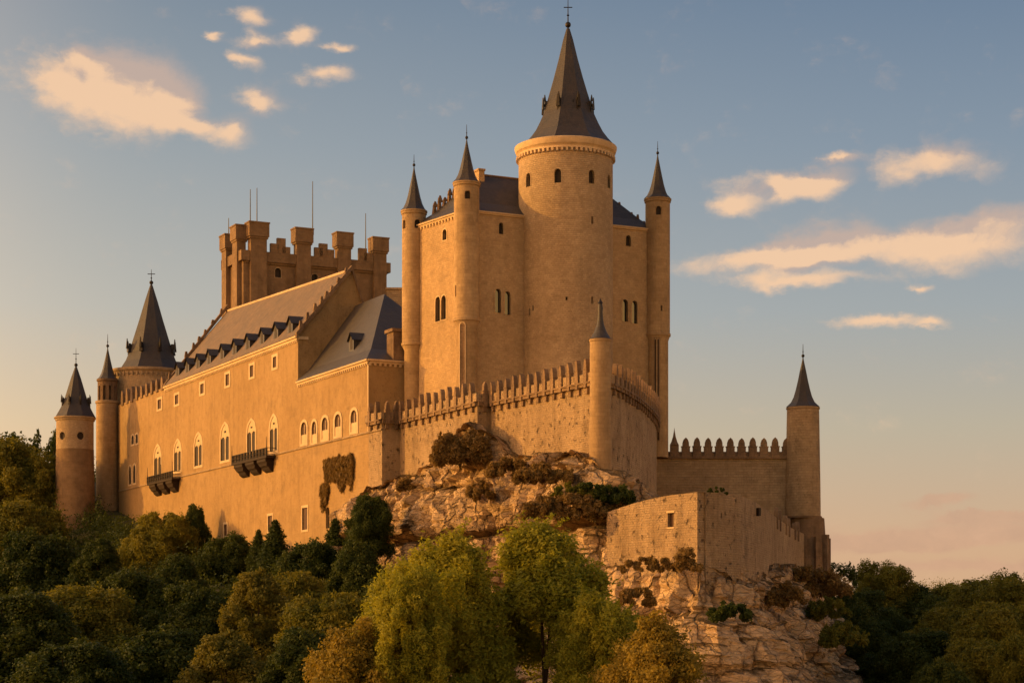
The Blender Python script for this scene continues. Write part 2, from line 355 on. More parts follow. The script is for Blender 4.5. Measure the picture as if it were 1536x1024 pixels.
def rockmat():
    m, nt, b = newmat('limestone_rock'); g = G(nt); geo = g.N.new('ShaderNodeNewGeometry'); pos = geo.outputs['Position']
    big = g.noise(pos, .16, 5, .6); med = g.noise(pos, .7, 7, .7); strata = g.noise(pos, 1.0, 6, .7, (.25,.25,2.6), .3); fine = g.noise(pos, 5, 5, .75)
    col = g.mix(g.rng(big, .38, .62), (.74,.525,.31), (.56,.385,.225))
    pt = g.noise(pos, .075, 4, .6); col = g.mix(g.math('MULTIPLY', g.rng(pt, .50, .62), .5), col, (.22,.15,.10))
    col = g.mix(g.math('MULTIPLY', g.rng(strata, .52, .68), .55), col, (.20,.14,.09))
    col = g.mix(g.math('MULTIPLY', g.rng(med, .56, .70), .45), col, (.16,.115,.075))
    col = g.mix(g.math('MULTIPLY', g.rng(fine, .6, .75), .5), col, (.10,.075,.05))
    vs_ = g.noise(pos, .45, 6, .7, (2.0,2.0,.22)); col = g.mix(g.math('MULTIPLY', g.rng(vs_, .57, .70), .6), col, (.11,.08,.052))
    wn = g.N.new('ShaderNodeTexNoise'); wn.inputs['Scale'].default_value = .6; wn.inputs['Detail'].default_value = 4; g.L.new(pos, wn.inputs[0])
    wa = g.N.new('ShaderNodeVectorMath'); wa.operation = 'MULTIPLY_ADD'; g.L.new(wn.outputs['Color'], wa.inputs[0]); wa.inputs[1].default_value = (2.4,2.4,1.2); g.L.new(pos, wa.inputs[2])
    def crack(sc, ms, a, b_):
        mp = g.N.new('ShaderNodeMapping'); mp.inputs['Scale'].default_value = ms; g.L.new(wa.outputs[0], mp.inputs[0])
        vo = g.N.new('ShaderNodeTexVoronoi'); vo.feature = 'DISTANCE_TO_EDGE'; vo.inputs['Scale'].default_value = sc; g.L.new(mp.outputs[0], vo.inputs[0]); return g.rng(vo.outputs['Distance'], a, b_, 1.0, 0.0)
    ck = crack(.21, (1,1,.8), .0, .045); ck2 = crack(1.1, (.7,.7,1.5), .0, .12); bed = g.noise(pos, 1.0, 5, .7, (.35,.35,7.0), .2)
    col = g.mix(g.math('MULTIPLY', ck, .6), col, (.07,.048,.032)); col = g.mix(g.math('MULTIPLY', ck2, .25), col, (.12,.085,.055))
    col = g.mix(g.math('MULTIPLY', g.rng(bed, .55, .66), .35), col, (.15,.105,.068))
    sep = g.N.new('ShaderNodeSeparateXYZ'); g.L.new(geo.outputs['Normal'], sep.inputs[0])
    gr = g.math('ADD', sep.outputs[2], g.math('MULTIPLY', g.math('SUBTRACT', med, .5), 1.0))
    col = g.mix(g.rng(gr, .62, .9), col, g.mix(g.rng(fine, .4, .6), (.17,.105,.04), (.09,.06,.025)))
    g.L.new(col, b.inputs['Base Color']); b.inputs['Roughness'].default_value = .95
    h = g.math('ADD', g.math('ADD', g.math('MULTIPLY', strata, 1.0), g.math('MULTIPLY', med, 1.2)), g.math('MULTIPLY', fine, .5))
    h = g.math('SUBTRACT', g.math('ADD', h, g.math('MULTIPLY', bed, .7)), g.math('ADD', g.math('MULTIPLY', ck, 1.6), g.math('MULTIPLY', ck2, .6)))
    g.L.new(g.bump(h, .9, .32), b.inputs['Normal'])
    return m
M['rock'] = rockmat()
def groundmat():
    m, nt, b = newmat('hillside_ground'); g = G(nt); pos = g.N.new('ShaderNodeNewGeometry').outputs['Position']
    n = g.noise(pos, .12, 6, .65); n2 = g.noise(pos, 1.5, 6, .7)
    col = g.mix(g.rng(n, .4, .6), (.035,.045,.014), (.10,.085,.035)); col = g.mix(g.math('MULTIPLY', g.rng(n2, .4, .7), .6), col, (.025,.03,.01))
    g.L.new(col, b.inputs['Base Color']); g.L.new(g.bump(n2, 1, .4), b.inputs['Normal']); return m
M['ground'] = groundmat()
def leafmat(name, c, c2, trans=.35):
    m, nt, b = newmat(name); g = G(nt)
    at = g.N.new('ShaderNodeAttribute'); at.attribute_name = 'tint'
    oi = g.N.new('ShaderNodeObjectInfo')
    t = g.math('ADD', at.outputs['Fac'], g.math('MULTIPLY', g.math('SUBTRACT', oi.outputs['Random'], .5), .25))
    col = g.mix(g.rng(t, 0, 1), c, c2)
    g.L.new(col, b.inputs['Base Color']); b.inputs['Roughness'].default_value = .65; b.inputs['Specular IOR Level'].default_value = .2
    tr = g.N.new('ShaderNodeBsdfTranslucent'); g.L.new(g.mix(1.0, col, (1.5,1.35,.6), 'MULTIPLY'), tr.inputs[0])
    ms = g.N.new('ShaderNodeMixShader'); ms.inputs[0].default_value = trans
    g.L.new(b.outputs[0], ms.inputs[1]); g.L.new(tr.outputs[0], ms.inputs[2])
    g.L.new(ms.outputs[0], g.N['Material Output'].inputs[0]); return m
M['leaf_dark'] = leafmat('dark_green_leaves', (.022,.042,.009), (.066,.085,.014), .3)
M['leaf_olive'] = leafmat('olive_green_leaves', (.07,.088,.012), (.20,.185,.028), .38)
M['leaf_willow'] = leafmat('willow_leaves', (.17,.19,.018), (.36,.34,.04), .45)
M['leaf_gold'] = leafmat('golden_leaves', (.058,.072,.014), (.17,.155,.026), .38)
M['leaf_yellow'] = leafmat('yellow_leaves', (.15,.125,.02), (.34,.25,.04), .4)
M['grass_dry'] = leafmat('dry_grass', (.12,.075,.028), (.28,.185,.062), .25)
M['bark'] = simple('bark', (.09,.06,.035), .95)

# ------------------------------------------------------------------ the plan of the castle
A = (X(553, 249), 249.0)
FA = Line(A, (-.446,.895), (1,0))            # the long west front, seen receding to the left
KC = (X(700, 240), 240.0)
KF = Line(KC, (.895,.446), (0,1))            # south-facing wall of the keep
KL = Line(KC, (-.566,.825), (1,0))           # west-facing wall of the keep
ZS = 24.9                                     # string course
ZE1 = 40.8; ZE2 = 34.3                       # eaves of hall and chapel wing
tB = FA.su(447); tL = FA.su(178); tG = FA.su(249)
B = FA.at(tB)
GB = Line(B, (.895,.446), (-1,1))            # gable wall of the hall

def cornice(mb, S, s0, s1, z, h=.55, pr=.45, off=0.0, dent=True):
    for (a, b, p) in ((z-h, z-h*.45, pr*.5), (z-h*.45, z, pr)):
        pts = [S.f(s0,a,-p+off), S.f(s1,a,-p+off), S.f(s1,b,-p+off), S.f(s0,b,-p+off)]
        bk = [S.f(s0,a,.1+off), S.f(s1,a,.1+off), S.f(s1,b,.1+off), S.f(s0,b,.1+off)]
        mb.face(pts); mb.face([bk[0],bk[1],pts[1],pts[0]]); mb.face([pts[3],pts[2],bk[2],bk[3]])
        mb.face([pts[0],pts[3],bk[3],bk[0]]); mb.face([pts[1],pts[2],bk[2],bk[1]])
    if dent:
        n = int(abs(s1-s0)/.7)
        for i in range(n):
            s = s0+(s1-s0)*(i+.5)/n; w = .16
            for q in ((s-w, s+w),):
                a = z-h-.32; b = z-h+.002
                fr = [S.f(q[0],a,-.12+off), S.f(q[1],a,-.12+off), S.f(q[1],b,-.22+off), S.f(q[0],b,-.22+off)]
                bk = [S.f(q[0],a,.05+off), S.f(q[1],a,.05+off), S.f(q[1],b,.05+off), S.f(q[0],b,.05+off)]
                mb.face(fr); mb.face([bk[0],bk[1],fr[1],fr[0]]); mb.face([fr[0],fr[3],bk[3],bk[0]]); mb.face([fr[1],fr[2],bk[2],bk[1]])
def strip(mb, S, s0, s1, z0, z1, d0, d1):
    p = [S.f(s0,z0,d0), S.f(s1,z0,d0), S.f(s1,z1,d0), S.f(s0,z1,d0)]; q = [S.f(s0,z0,d1), S.f(s1,z0,d1), S.f(s1,z1,d1), S.f(s0,z1,d1)]
    mb.face(p); mb.face(q[::-1])
    for i in range(4): j = (i+1) % 4; mb.face([p[i], q[i], q[j], p[j]])
def pxop(S, u, vt, vb, w, kind='rect', px=False):
    s = S.su(u)
    if px: w = abs(S.su(u+w/2)-S.su(u-w/2))
    s = S.su(u); return op(s, S.z(u, vb), S.z(u, vt), w, kind)
def window(parent, S, o, panemat, fmat='frame', fw=.2, sill=True, pr=.08, depth=.38, extra=None, fx=None):
    m = MB(); frame(m, S, o, fw, pr, sill, depth-.01 if depth < .3 else .3, fx)
    if extra: extra(m)
    w = m.build('window', M[fmat], parent); WL[w.name] = WL[parent.name]
    p = MB(); pane(p, S, o, depth); p.build('pane', M[panemat], w)
    return w

# spires ------------------------------------------------
SP = [(1.0,0),(.78,.07),(.62,.17),(.47,.32),(.34,.50),(.20,.70),(.08,.88),(.02,1.0)]
def spire(parent, c, r, z0, z1, n=8, prof=SP, mat='slate', rot=R(12), name='spire'):
    m = MB(); m.lathe(c, [(0,z0-.02),(r,z0-.02)]+[(r*a, z0+(z1-z0)*b) for a, b in prof]+[(0,z1+.05)], n, rot)
    return m.build(name, M[mat], parent, smooth=n > 12)
def finial(parent, c, z0, z1, r=.09, ball=.28, cross=0.0):
    m = MB(); m.tube((c[0],c[1],z0-.3), (c[0],c[1],z1), r, r*.35, 6)
    zb = z0+ball*.6
    m.lathe(c, [(.001,zb-ball)]+[(ball*math.cos(R(a)), zb+ball*math.sin(R(a))) for a in range(-75,76,25)]+[(.001,zb+ball)], 10)
    k = z0+(z1-z0)*.4; m.lathe(c, [(.001,k-ball*.5),(ball*.5,k),(.001,k+ball*.5)], 8)
    if cross:
        zc = z0+(z1-z0)*.68; m.tube((c[0]-cross,c[1],zc), (c[0]+cross,c[1],zc), r*.6, r*.6)
    return m.build('finial', M['iron'], parent)

# ------------------------------------------------------------------ great hall (the long west front)
hall = thing('great_hall', 'long orange plastered hall with gothic windows, two balconies and a dormered grey roof', 'castle wing', (*FA.at((tB+tL)/2), 8))
ops = []; small = []; goth = []
for u, t, b in ((412.5,535,551),(378,548,565),(341.5,561,578),(303.5,575.5,590),(265.5,592,606),(239.5,599,613)):
    small.append(pxop(FA, u, t, b, 5.2, 'rect', True))
for u, t, b in ((410.5,630,676),(377,637,677),(337.5,642,690),(297.5,657,698),(266.5,667,706),(236.5,675,716)):
    goth.append(pxop(FA, u, t-6, b, (11,12,12.5,11,10,10)[len(goth)], 'point', True))
pairs = [pxop(FA, 199.3,653,666,3.6,'arch',1), pxop(FA,205.5,651,664.5,3.6,'arch',1), pxop(FA,195.2,699,726,3.6,'arch',1), pxop(FA,201.8,697,724,3.6,'arch',1)]
lowr = [pxop(FA, 457.5,761,794,8,'rect',1), pxop(FA,405.5,773,796,6.5,'rect',1), pxop(FA,338.5,786,803,4.5,'rect',1)]
slot = pxop(FA, 491.5,760,792,5.5,'arch',1)
m = MB()
allop = small+goth+pairs+lowr
mid = [o for o in allop if o['l'] > tB]
face_with_openings(m, FA, tB, tL, ZS-2, ZE1, [o for o in mid if o['b'] > ZS-2])
face_with_openings(m, FA, tB, tL, -4, ZS-2, [o for o in mid if o['t'] < ZS-2])
gw = 11.5
# gable wall and rear
apR = (GB.su(527), 0); zR = Z(405, GB.Y(527))
m.face([GB.f(0,-4), GB.f(gw,-4), GB.f(gw,ZE1), GB.f(apR[0],zR), GB.f(0,ZE1)])
GL = Line(FA.at(tG), (.895,.446), (1,-1)); sL = GL.su(341); zL = Z(467, GL.Y(341))
gwl = sL+6
FE = Line(FA.at(tL), (.895,.446), (1,-1))
m.face([GL.f(0,ZE1-8), GL.f(gwl,ZE1-8), GL.f(gwl,ZE1), GL.f(sL,zL), GL.f(0,ZE1)])
m.face([FE.f(0,-4), FE.f(10,-4), FE.f(10,ZE1), FE.f(0,ZE1)])
m.face([FA.f(tG,ZE1-.02,0), FA.f(tL,ZE1-.02,0), FA.f(tL,ZE1-.02,10), FA.f(tG,ZE1-.02,10)])
m.face([GB.f(gw,-4), GB.f(gw,ZE1), GL.f(gwl,ZE1), GL.f(gwl,-4)])
wall = m.build('wall', M['plaster'], hall, smooth=False, weld=False)
# roof
m = MB(); n = 24; ov = .45
e0 = FA.f(tB+.05,ZE1+.03,-ov); e1 = FA.f(tG,ZE1+.03,-ov); r0 = GB.f(apR[0],zR+.05); r1 = GL.f(sL,zL+.05)
b0 = GB.f(gw,ZE1); b1 = GL.f(gwl,ZE1)
for i in range(n):
    a, b = i/n, (i+1)/n
    q = [e0.lerp(e1,a), e0.lerp(e1,b), r0.lerp(r1,b), r0.lerp(r1,a)]
    ln = (e1-e0).length; m.face(q, [(a*ln,0),(b*ln,0),(b*ln,14),(a*ln,14)])
    m.face([r0.lerp(r1,a), r0.lerp(r1,b), b0.lerp(b1,b), b0.lerp(b1,a)])
roof = m.build('roof', M['tile'], hall)
m = MB(); m.tube(r0, r1, .22, .22, 6); m.build('ridge', M['trim'], hall)
def roofpt(u_t, k):            # u_t along the eave 0..1, k up the slope 0..1
    return e0.lerp(e1,u_t).lerp(r0.lerp(r1,u_t), k)
def gable_parapet(S, s1, z1, s2, z0, side, nm='gable_parapet'):
    mm = MB(); a = S.f(-.35, z0+.1, 0); b = S.f(s1, z1+.35, 0)
    for p, q in ((a, b), (b, S.f(s2, z0+.1, 0))):
        d = (q-p); up = Vector((0,0,.75)); w = Vector((S.n.x, S.n.y, 0))*.35
        v = [p-w-up*.6, p+w-up*.6, p+w+up*.4, p-w+up*.4]; v2 = [x+d for x in v]
        for i in range(4): j = (i+1) % 4; mm.face([v[i], v[j], v2[j], v2[i]])
        mm.face(v); mm.face(v2)
    k = 9
    for i in range(1, k):       # crockets
        c = a.lerp(b, i/k+.02*math.sin(i*5)); mm.box((c.x,c.y), S.d, .55+.1*math.sin(i*3), .5, c.z+.1, c.z+.95+.2*math.sin(i*7), .55)
    mm.build(nm, M['merlon'], hall)
gable_parapet(GB, apR[0], zR, gw, ZE1, 1); gable_parapet(GL, sL, zL+.6, gwl, ZE1, -1)
m = MB(); cornice(m, FA, tB, tG+.5, ZE1, .6, .4); m.build('cornice', M['trim'], hall)
m = MB(); strip(m, FA, tB+.003, tL, ZS-.12, ZS+.12, -.14, .05); m.build('string_course', M['tower'], hall)
# corner pilaster trim on gable side
m = MB(); strip(m, GB, 0.06, GB.su(462), ZE1-.5, ZE1-.1, -.18, .1); m.build('gable_moulding', M['trim'], hall)
# dormers
def dormer(parent, base, out, w, h, depth, mat='tile', nm='dormer'):
    out = Vector((out[0], out[1], 0)).normalized(); sd_ = Vector((-out.y, out.x, 0)); mm = MB()
    f0 = base; bk = base-out*depth
    l = f0-sd_*w/2; r = f0+sd_*w/2; L = bk-sd_*w/2; RR = bk+sd_*w/2; up = Vector((0,0,h*.55)); pk = Vector((0,0,h))
    mm.face([l-up*.5, r-up*.5, r+up, f0+pk, l+up]); mm.face([l-up*.5, l+up, L+up, L-up*.5]); mm.face([r-up*.5, r+up, RR+up, RR-up*.5])
    e = out*.25; s_ = sd_*.18; t = Vector((0,0,.1))
    mm.face([l+up+e-s_, f0+pk+e+t, bk+pk+t, L+up-s_]); mm.face([r+up+e+s_, f0+pk+e+t, bk+pk+t, RR+up+s_])
    mm.face([l+up+e-s_-t, f0+pk+e, bk+pk, L+up-s_-t]); mm.face([r+up+e+s_-t, f0+pk+e, bk+pk, RR+up+s_-t])
    d = mm.build(nm, M[mat], parent, smooth=False); WL[d.name] = WL[parent.name]
    g = MB(); c = f0+out*.02; g.face([c-sd_*w*.22, c+sd_*w*.22, c+sd_*w*.22+up*.9, c+pk*.72, c-sd_*w*.22+up*.9]); g.build('opening', M['dark'], d)
outF = -FA.n
for u, v in ((436,479),(414,489),(393,499),(371,509),(351,519),(332,528),(312,537),(295,546),(279,553),(264,560)):
    t = FA.su(u+4, .9); k = (t-tB)/(tG-tB); p = roofpt(k, .10)
    dormer(hall, p+Vector((0,0,-.1)), outF, 2.1, 2.4, 3.0, 'slate')
# windows
for o in small: window(hall, FA, o, 'shutter', fw=.36, pr=.07, fx=.6, depth=.12)
for i, o in enumerate(goth):
    c = (o['l']+o['r'])/2; w = o['r']-o['l']; h = o['t']-o['b']
    def ex(mm, o=o, c=c, w=w, h=h):
        zs_ = o['t']-min(w*1.07, h*.34); strip(mm, FA, c-w*.05, c+w*.05, o['b'], zs_-h*.06, .03, .11)
        lo, up = curves(o['l'], o['r'], o['b'], o['t'], 'point', 16)
        zl_ = zs_-h*.06
        for (p, q) in zip(up, up[1:]):          # tracery filling the head above two lancets, with an eye cut in it
            if abs((p[0]+q[0])/2-c) < w*.10:
                mm.face([FA.f(p[0],zl_,.03), FA.f(q[0],zl_,.03), FA.f(q[0],zs_+h*.10,.03), FA.f(p[0],zs_+h*.10,.03)])
                mm.face([FA.f(p[0],zs_+h*.16,.03), FA.f(q[0],zs_+h*.16,.03), FA.f(*q,.03), FA.f(*p,.03)])
            else:
                def low(x): k = ((x-o['l'])/(w/2)) % 1.0; return zl_+h*.05*math.sin(math.pi*k)
                mm.face([FA.f(p[0],min(low(p[0]+1e-4),p[1]),.03), FA.f(q[0],min(low(q[0]-1e-4),q[1]),.03), FA.f(*q,.03), FA.f(*p,.03)])
    window(hall, FA, o, 'dark', fw=.38, pr=.06, extra=ex, fx=.42, depth=.12)
for o in pairs: window(hall, FA, o, 'dark', fw=.3, pr=.06, fx=.4, depth=.12)
for o in lowr: window(hall, FA, o, 'shutter', fw=.3, pr=.06, depth=.15)
def balcony(t0, t1, z):
    S = FA; mm = MB()
    strip(mm, S, t0, t1, z-.35, z, -1.5, .05)
    bl = mm.build('balcony', M['timber'], hall); WL[bl.name] = WL[hall.name]
    n = max(3, round((t1-t0)/4.8))
    for i in range(n):
        cpos = t0+(t1-t0)*(i+.5)/n; c_ = MB(); hw = (t1-t0)/n*.36
        pf = [(-1.35,-.353),(-1.35,-.75),(-1.15,-1.0),(-1.05,-1.35),(-.70,-1.6),(-.58,-1.9),(-.25,-2.15),(.04,-2.3),(.04,-.353)]
        a_ = [S.f(cpos-hw*(1 if q[1] > -1.2 else .8), z+q[1], q[0]) for q in pf]; b_ = [S.f(cpos+hw*(1 if q[1] > -1.2 else .8), z+q[1], q[0]) for q in pf]
        c_.face(a_); c_.face(b_)
        for q in range(len(pf)-1): c_.face([a_[q], b_[q], b_[q+1], a_[q+1]])
        c_.build('corbel', M['timber'], bl)
    r_ = MB(); rh = 1.1
    for zz in (rh, rh*.5, .12):
        for a, b in ((S.f(t0,z+zz,-1.42), S.f(t1,z+zz,-1.42)), (S.f(t0,z+zz,-1.42), S.f(t0,z+zz,0)), (S.f(t1,z+zz,-1.42), S.f(t1,z+zz,0))): r_.tube(a, b, .05)
    n = int((t1-t0)/.45)
    for i in range(n+1): t = t0+(t1-t0)*i/n; r_.tube(S.f(t,z,-1.42), S.f(t,z+rh,-1.42), .06 if i % 3 else .12)
    for t in (t0+.1, t0+(t1-t0)*.45, t1-.1): r_.tube(S.f(t,z,-1.42), S.f(t,z+2.7,-1.42), .09, .03)
    r_.build('railing', M['iron'], bl)
balcony(FA.su(414), FA.su(361), ZS-.2); balcony(FA.su(271), FA.su(233), ZS-.2)
# battlement of the far end of the hall
MERL = None
def merlon_mesh(w=.7, h=2.4, d=.5, br=0.0, cap='ogee'):
    mm = MB(); a = w/2
    prof = [(-a,0),(a,0),(a,h*.52),(a*.78,h*.55),(a*.74,h*.74),(a*.48,h*.9),(0,h),(-a*.48,h*.9),(-a*.74,h*.74),(-a*.78,h*.55),(-a,h*.52)]
    f = [(x,-d/2,z) for x, z in prof]; b = [(x,d/2,z) for x, z in prof]
    mm.face(f); mm.face(b[::-1])
    for i in range(len(prof)): j = (i+1) % len(prof); mm.face([f[i], f[j], b[j], b[i]])
    if br:
        for z0, z1, y in ((-br*.5, -.001, -d/2-.0), (-br, -br*.5-.001, -d/2+.2)):
            mm.box((0,(y+d/2)/2), (1,0), w*.7, abs(d/2-y), z0, z1)
    mm.box((0,0), (1,0), w*1.12, d*1.12, h*.50, h*.545)
    me = mm.build('merlon', M['merlon']); data = me.data; bpy.data.objects.remove(me); return data
def put_merlon(parent, data, pos, direction, z, sc=1.0, tilt=0):
    o = bpy.data.objects.new('merlon', data); COL.objects.link(o); o.parent = parent
    o.location = Vector((pos[0],pos[1],z))-WL[parent.name]; o.rotation_euler = (tilt, 0, math.atan2(direction[1], direction[0])); o.scale = (1,1,sc)
    return o
rng = random.Random(4)
MT = merlon_mesh(.66, 2.4, .55, 1.2); MW = merlon_mesh(1.12, 2.55, .6); MS = merlon_mesh(1.3, 2.6, .6)
for i in range(9):
    t = tG+2.0+i*(tL-tG-3)/8.6; put_merlon(hall, MS, FA.at(t, .1), -FA.d, ZE1-.4, rng.uniform(.85,1.1))

# ------------------------------------------------------------------ chapel wing
wing = thing('chapel_wing', 'lower plastered wing with a steep hipped slate roof and a row of five arched windows', 'castle wing', (*FA.at(12, 4), 10))
FR = Line(A, (.895,.446), (-1,1))
ops5 = []
for u, t, b, w in ((456.3,633,665,8.5),(471.7,632,664,7),(487.8,626,658,9),(507.2,621,653,9),(531.3,615,647,9)):
    ops5.append(pxop(FA, u, t, b, w, 'arch', True))
tD = FA.su(573)
m = MB()
face_with_openings(m, FA, 0, tB-.01, ZS-2, ZE2, ops5)
face_with_openings(m, FA, 0, tB-.01, -4, ZS-2, [o for o in lowr if o['r'] < tB]+[slot])
face_with_openings(m, FR, 0.0, 16, 0, ZE2, [])
m.face([FA.f(0,ZE2-.05), FA.f(tB,ZE2-.05), FA.f(tB,ZE2-.05,15), FA.f(0,ZE2-.05,15)])
m.build('wall', M['plaster'], wing, smooth=False, weld=False)
m = MB()
zr = 45.7; sr = 8.75
Rr = FA.f(15.6, zr, sr); Rl = FA.f(tB+.0, zr, sr)
c0 = FA.f(-.35,ZE2,-.4); c1 = FA.f(tB,ZE2,-.4); c2 = FA.f(-.35,ZE2,17)
mid_ = lambda a, b, k, sag: a.lerp(b, k)-Vector((0,0,sag))
g0 = mid_(c0, Rr, .22, .7); g1 = mid_(c1, Rl, .22, .7); g2 = mid_(c2, Rr, .22, .7)
m.face([c0,c1,g1,g0]); m.face([g0,g1,Rl,Rr]); m.face([c0,g0,g2,c2]); m.face([g0,Rr,g2]); m.face([c2,g2,Rr,Rl,FA.f(tB,ZE2,17)])
m.build('roof', M['slate'], wing, smooth=False)
m = MB(); cornice(m, FA, -.2, tB-.02, ZE2, .5, .4); cornice(m, FR, -.2, 16, ZE2, .5, .4); m.build('cornice', M['trim'], wing)
m = MB(); strip(m, FA, tD, tB-.003, ZS-.12, ZS+.12, -.14, .05); m.build('string_course', M['tower'], wing)
m = MB(); strip(m, FA, 0.002, .32, ZS, ZE2-.6, -.05, .05); m.build('corner_stones', M['trim'], wing)
for o in ops5:
    def ex(mm, o=o):
        strip(mm, FA, o['l'], o['r'], o['b'], o['b']+(o['t']-o['b'])*.42, .0, .10)
        c = (o['l']+o['r'])/2; strip(mm, FA, c-.06, c+.06, o['b']+(o['t']-o['b'])*.42, o['t']-.4, .04, .11)
    window(wing, FA, o, 'shutter', fw=.34, pr=.1, extra=ex, fx=.45, depth=.12)
t = FA.su(527, 2.2); zz = FA.z(527, 524, 2.2)
dormer(wing, FA.f(t, zz, 2.2), outF, 1.7, 2.2, 3.2, 'slate')
p = MB(); pane(p, FA, slot); p.build('window', M['dark'], wing)
for o in [o for o in lowr if o['r'] < tB]: pass
# small corbelled pier and link wall between the wing and the keep
m = MB(); q = FR.at(FR.su(590)); m.box((q[0]+.2,q[1]+1.2), (.895,.446), 1.5, 2.2, ZE2-.5, Z(499,251.5)); m.box((q[0]+.2,q[1]+1.2), (.895,.446), 2.0, 2.6, Z(499,251.5)+.003, Z(494,251.5)); m.build('pier', M['merlon'], wing)

# ------------------------------------------------------------------ square battlemented tower
SQc = (X(365,331), 331.0); SF = Line(SQc, (.895,.446), (0,1)); SL = Line(SQc, (-.446,.895), (1,0))
wF = SF.su(580); wL = SL.su(337.5)
sq = thing('square_tower', 'square battlemented tower of tan stone rising behind the hall roof, rods on its top', 'castle tower', (*SF.at(wF/2, wL/2), 30))
zT = Z(372, SF.Y(415)); zb = zT-2.6
ow = [pxop(SF, 417,402,416,1.1,'arch'), pxop(SF,472,411,424,1.1,'arch'), pxop(SF,527,388,397,.8,'arch')]
m = MB()
face_with_openings(m, SF, 0, wF, 25, zb, [o for o in ow if o['t'] < zb])
face_with_openings(m, SL, 0, wL, 25, zb, [])
m.face([SF.f(wF,25,0), SF.f(wF,25,wL), SF.f(wF,zb,wL), SF.f(wF,zb,0)]); m.face([SF.f(0,25,wL), SF.f(wF,25,wL), SF.f(wF,zb,wL), SF.f(0,zb,wL)])
m.face([SF.f(0,zb,0), SF.f(wF,zb,0), SF.f(wF,zb,wL), SF.f(0,zb,wL)])
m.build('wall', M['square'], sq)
m = MB(); d_ = .55
strip(m, SF, -d_, wF+d_, zb-.02, zT-.9, -d_, .2); strip(m, SL, .2, wL+d_, zb-.01, zT-.9, -d_, .2)
strip(m, SF, -d_, wF+d_, zb-.02, zT-.9, wL-.2, wL+d_); strip(m, SF, wF-.2, wF+d_+.003, zb, zT-.905, -d_+.2, wL)
strip(m, SF, .3, wF, zb-.35, zb-.03, -.25, .1)
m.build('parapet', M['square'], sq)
def pier(S, u0, u1, vt, dep=1.0, nm='battlement_pier'):
    a, b = sorted((S.su(u0), S.su(u1))); um = (u0+u1)/2; zt = S.z(um, vt); cap = 2.5
    mm = MB(); strip(mm, S, a+.35, b-.35, 25.01, zt-cap+.01, -dep*.8, .8)
    strip(mm, S, a+.15, b-.15, zt-cap-.35, zt-cap, -dep*.95, 1.0)
    strip(mm, S, a, b, zt-cap+.003, zt-.25, -dep*1.1, 1.25); strip(mm, S, a-.1, b+.1, zt-.247, zt, -dep*1.1-.1, 1.35)
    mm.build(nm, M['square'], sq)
for u0, u1, v in ((371,401,334),(440,467,343),(502,527,349.5),(556,580,357)): pier(SF, u0, u1, v)
pier(SL, 363, 354, 339); pier(SL, 346.5, 338, 353)
for u, v in ((421,358),(411,366),(484,366),(477,372),(494,375),(543,373),(551,380),(428,371)):
    s = SF.su(u); mm = MB(); strip(mm, SF, s-.75, s+.75, zT-1.0, SF.z(u,v), -.5, .15); mm.build('merlon', M['square'], sq)
for o in [o for o in ow if o['t'] < zb]: window(sq, SF, o, 'dark', 'tower', fw=.12, pr=.03)
for u, vt, vb, S in ((343,327,355,SL),(375.5,284,337,SF),(385.5,282,336,SF),(469,272,347,SF),(548.5,320,378,SF)):
    s = S.su(u, .5); a = S.f(s, S.z(u,vb,.5), .5); b = S.f(s, S.z(u,vt,.5), .5); mm = MB(); mm.tube(a, b, .10, .06, 5); mm.box((a.x,a.y), (1,0), .4, .4, a.z-.6, a.z+.2); mm.build('lightning_rod', M['iron'], sq)
# link wall behind
link = MB(); link.box((X(597,300), 300), (1,0), 3.4, 2, 25, Z(436,300)); link.box((X(597,299), 300), (1,0), 3.8, 2.4, Z(436,300)+.003, Z(433,300))
lo_ = link.build('connecting_wall', M['tower']); tag(lo_, 'low tan link wall between the square tower and the keep', 'wall')

# ------------------------------------------------------------------ keep
keep = thing('keep', 'tall tan keep block with steep slate roof and three slim spired corner turrets', 'castle keep', (*KF.at(13, 6), 25))
ZK = Z(317, KF.Y(720)); lenF = KF.su(985); lenL = KL.su(621)
K0 = KF.at(0); K1 = KF.at(lenF); K2 = KF.at(lenF, 13); K3 = KL.at(lenL)
kf = [pxop(KF,751.5,334,351,.62,'arch'), pxop(KF,746.8,433,469,.80,'arch'), pxop(KF,761.3,437,472,.80,'arch'),
      pxop(KF,942.3,353,369,.72,'arch'), pxop(KF,937.5,449,482,.80,'arch'), pxop(KF,951.8,451,485,.82,'arch')]
kl = [pxop(KL,667,344,360,.95,'arch'), pxop(KL,656.8,445,482,1.15,'arch'), pxop(KL,665.6,443,479,1.15,'arch')]
m = MB(); zk0 = 23
face_with_openings(m, KF, 0, lenF, zk0, ZK, kf); face_with_openings(m, KL, 0, lenL, zk0, ZK, kl)
for a, b in ((K1,K2),(K2,K3)): m.face([(a[0],a[1],zk0),(b[0],b[1],zk0),(b[0],b[1],ZK),(a[0],a[1],ZK)])
m.build('wall', M['keep'], keep, smooth=False, weld=False)
m = MB(); e = .35
E0 = Vector((K0[0],K0[1]-e,ZK)); E1 = Vector((K1[0]+e,K1[1],ZK)); E2 = Vector((K2[0]+e,K2[1]+e,ZK)); E3 = Vector((K3[0]-e,K3[1],ZK))
q0 = KF.at(5.2, 6.5); q1 = KF.at(22.2, 6.5); zrk = 57.7
R0 = Vector((*q0,zrk)); R1 = Vector((*q1,zrk))
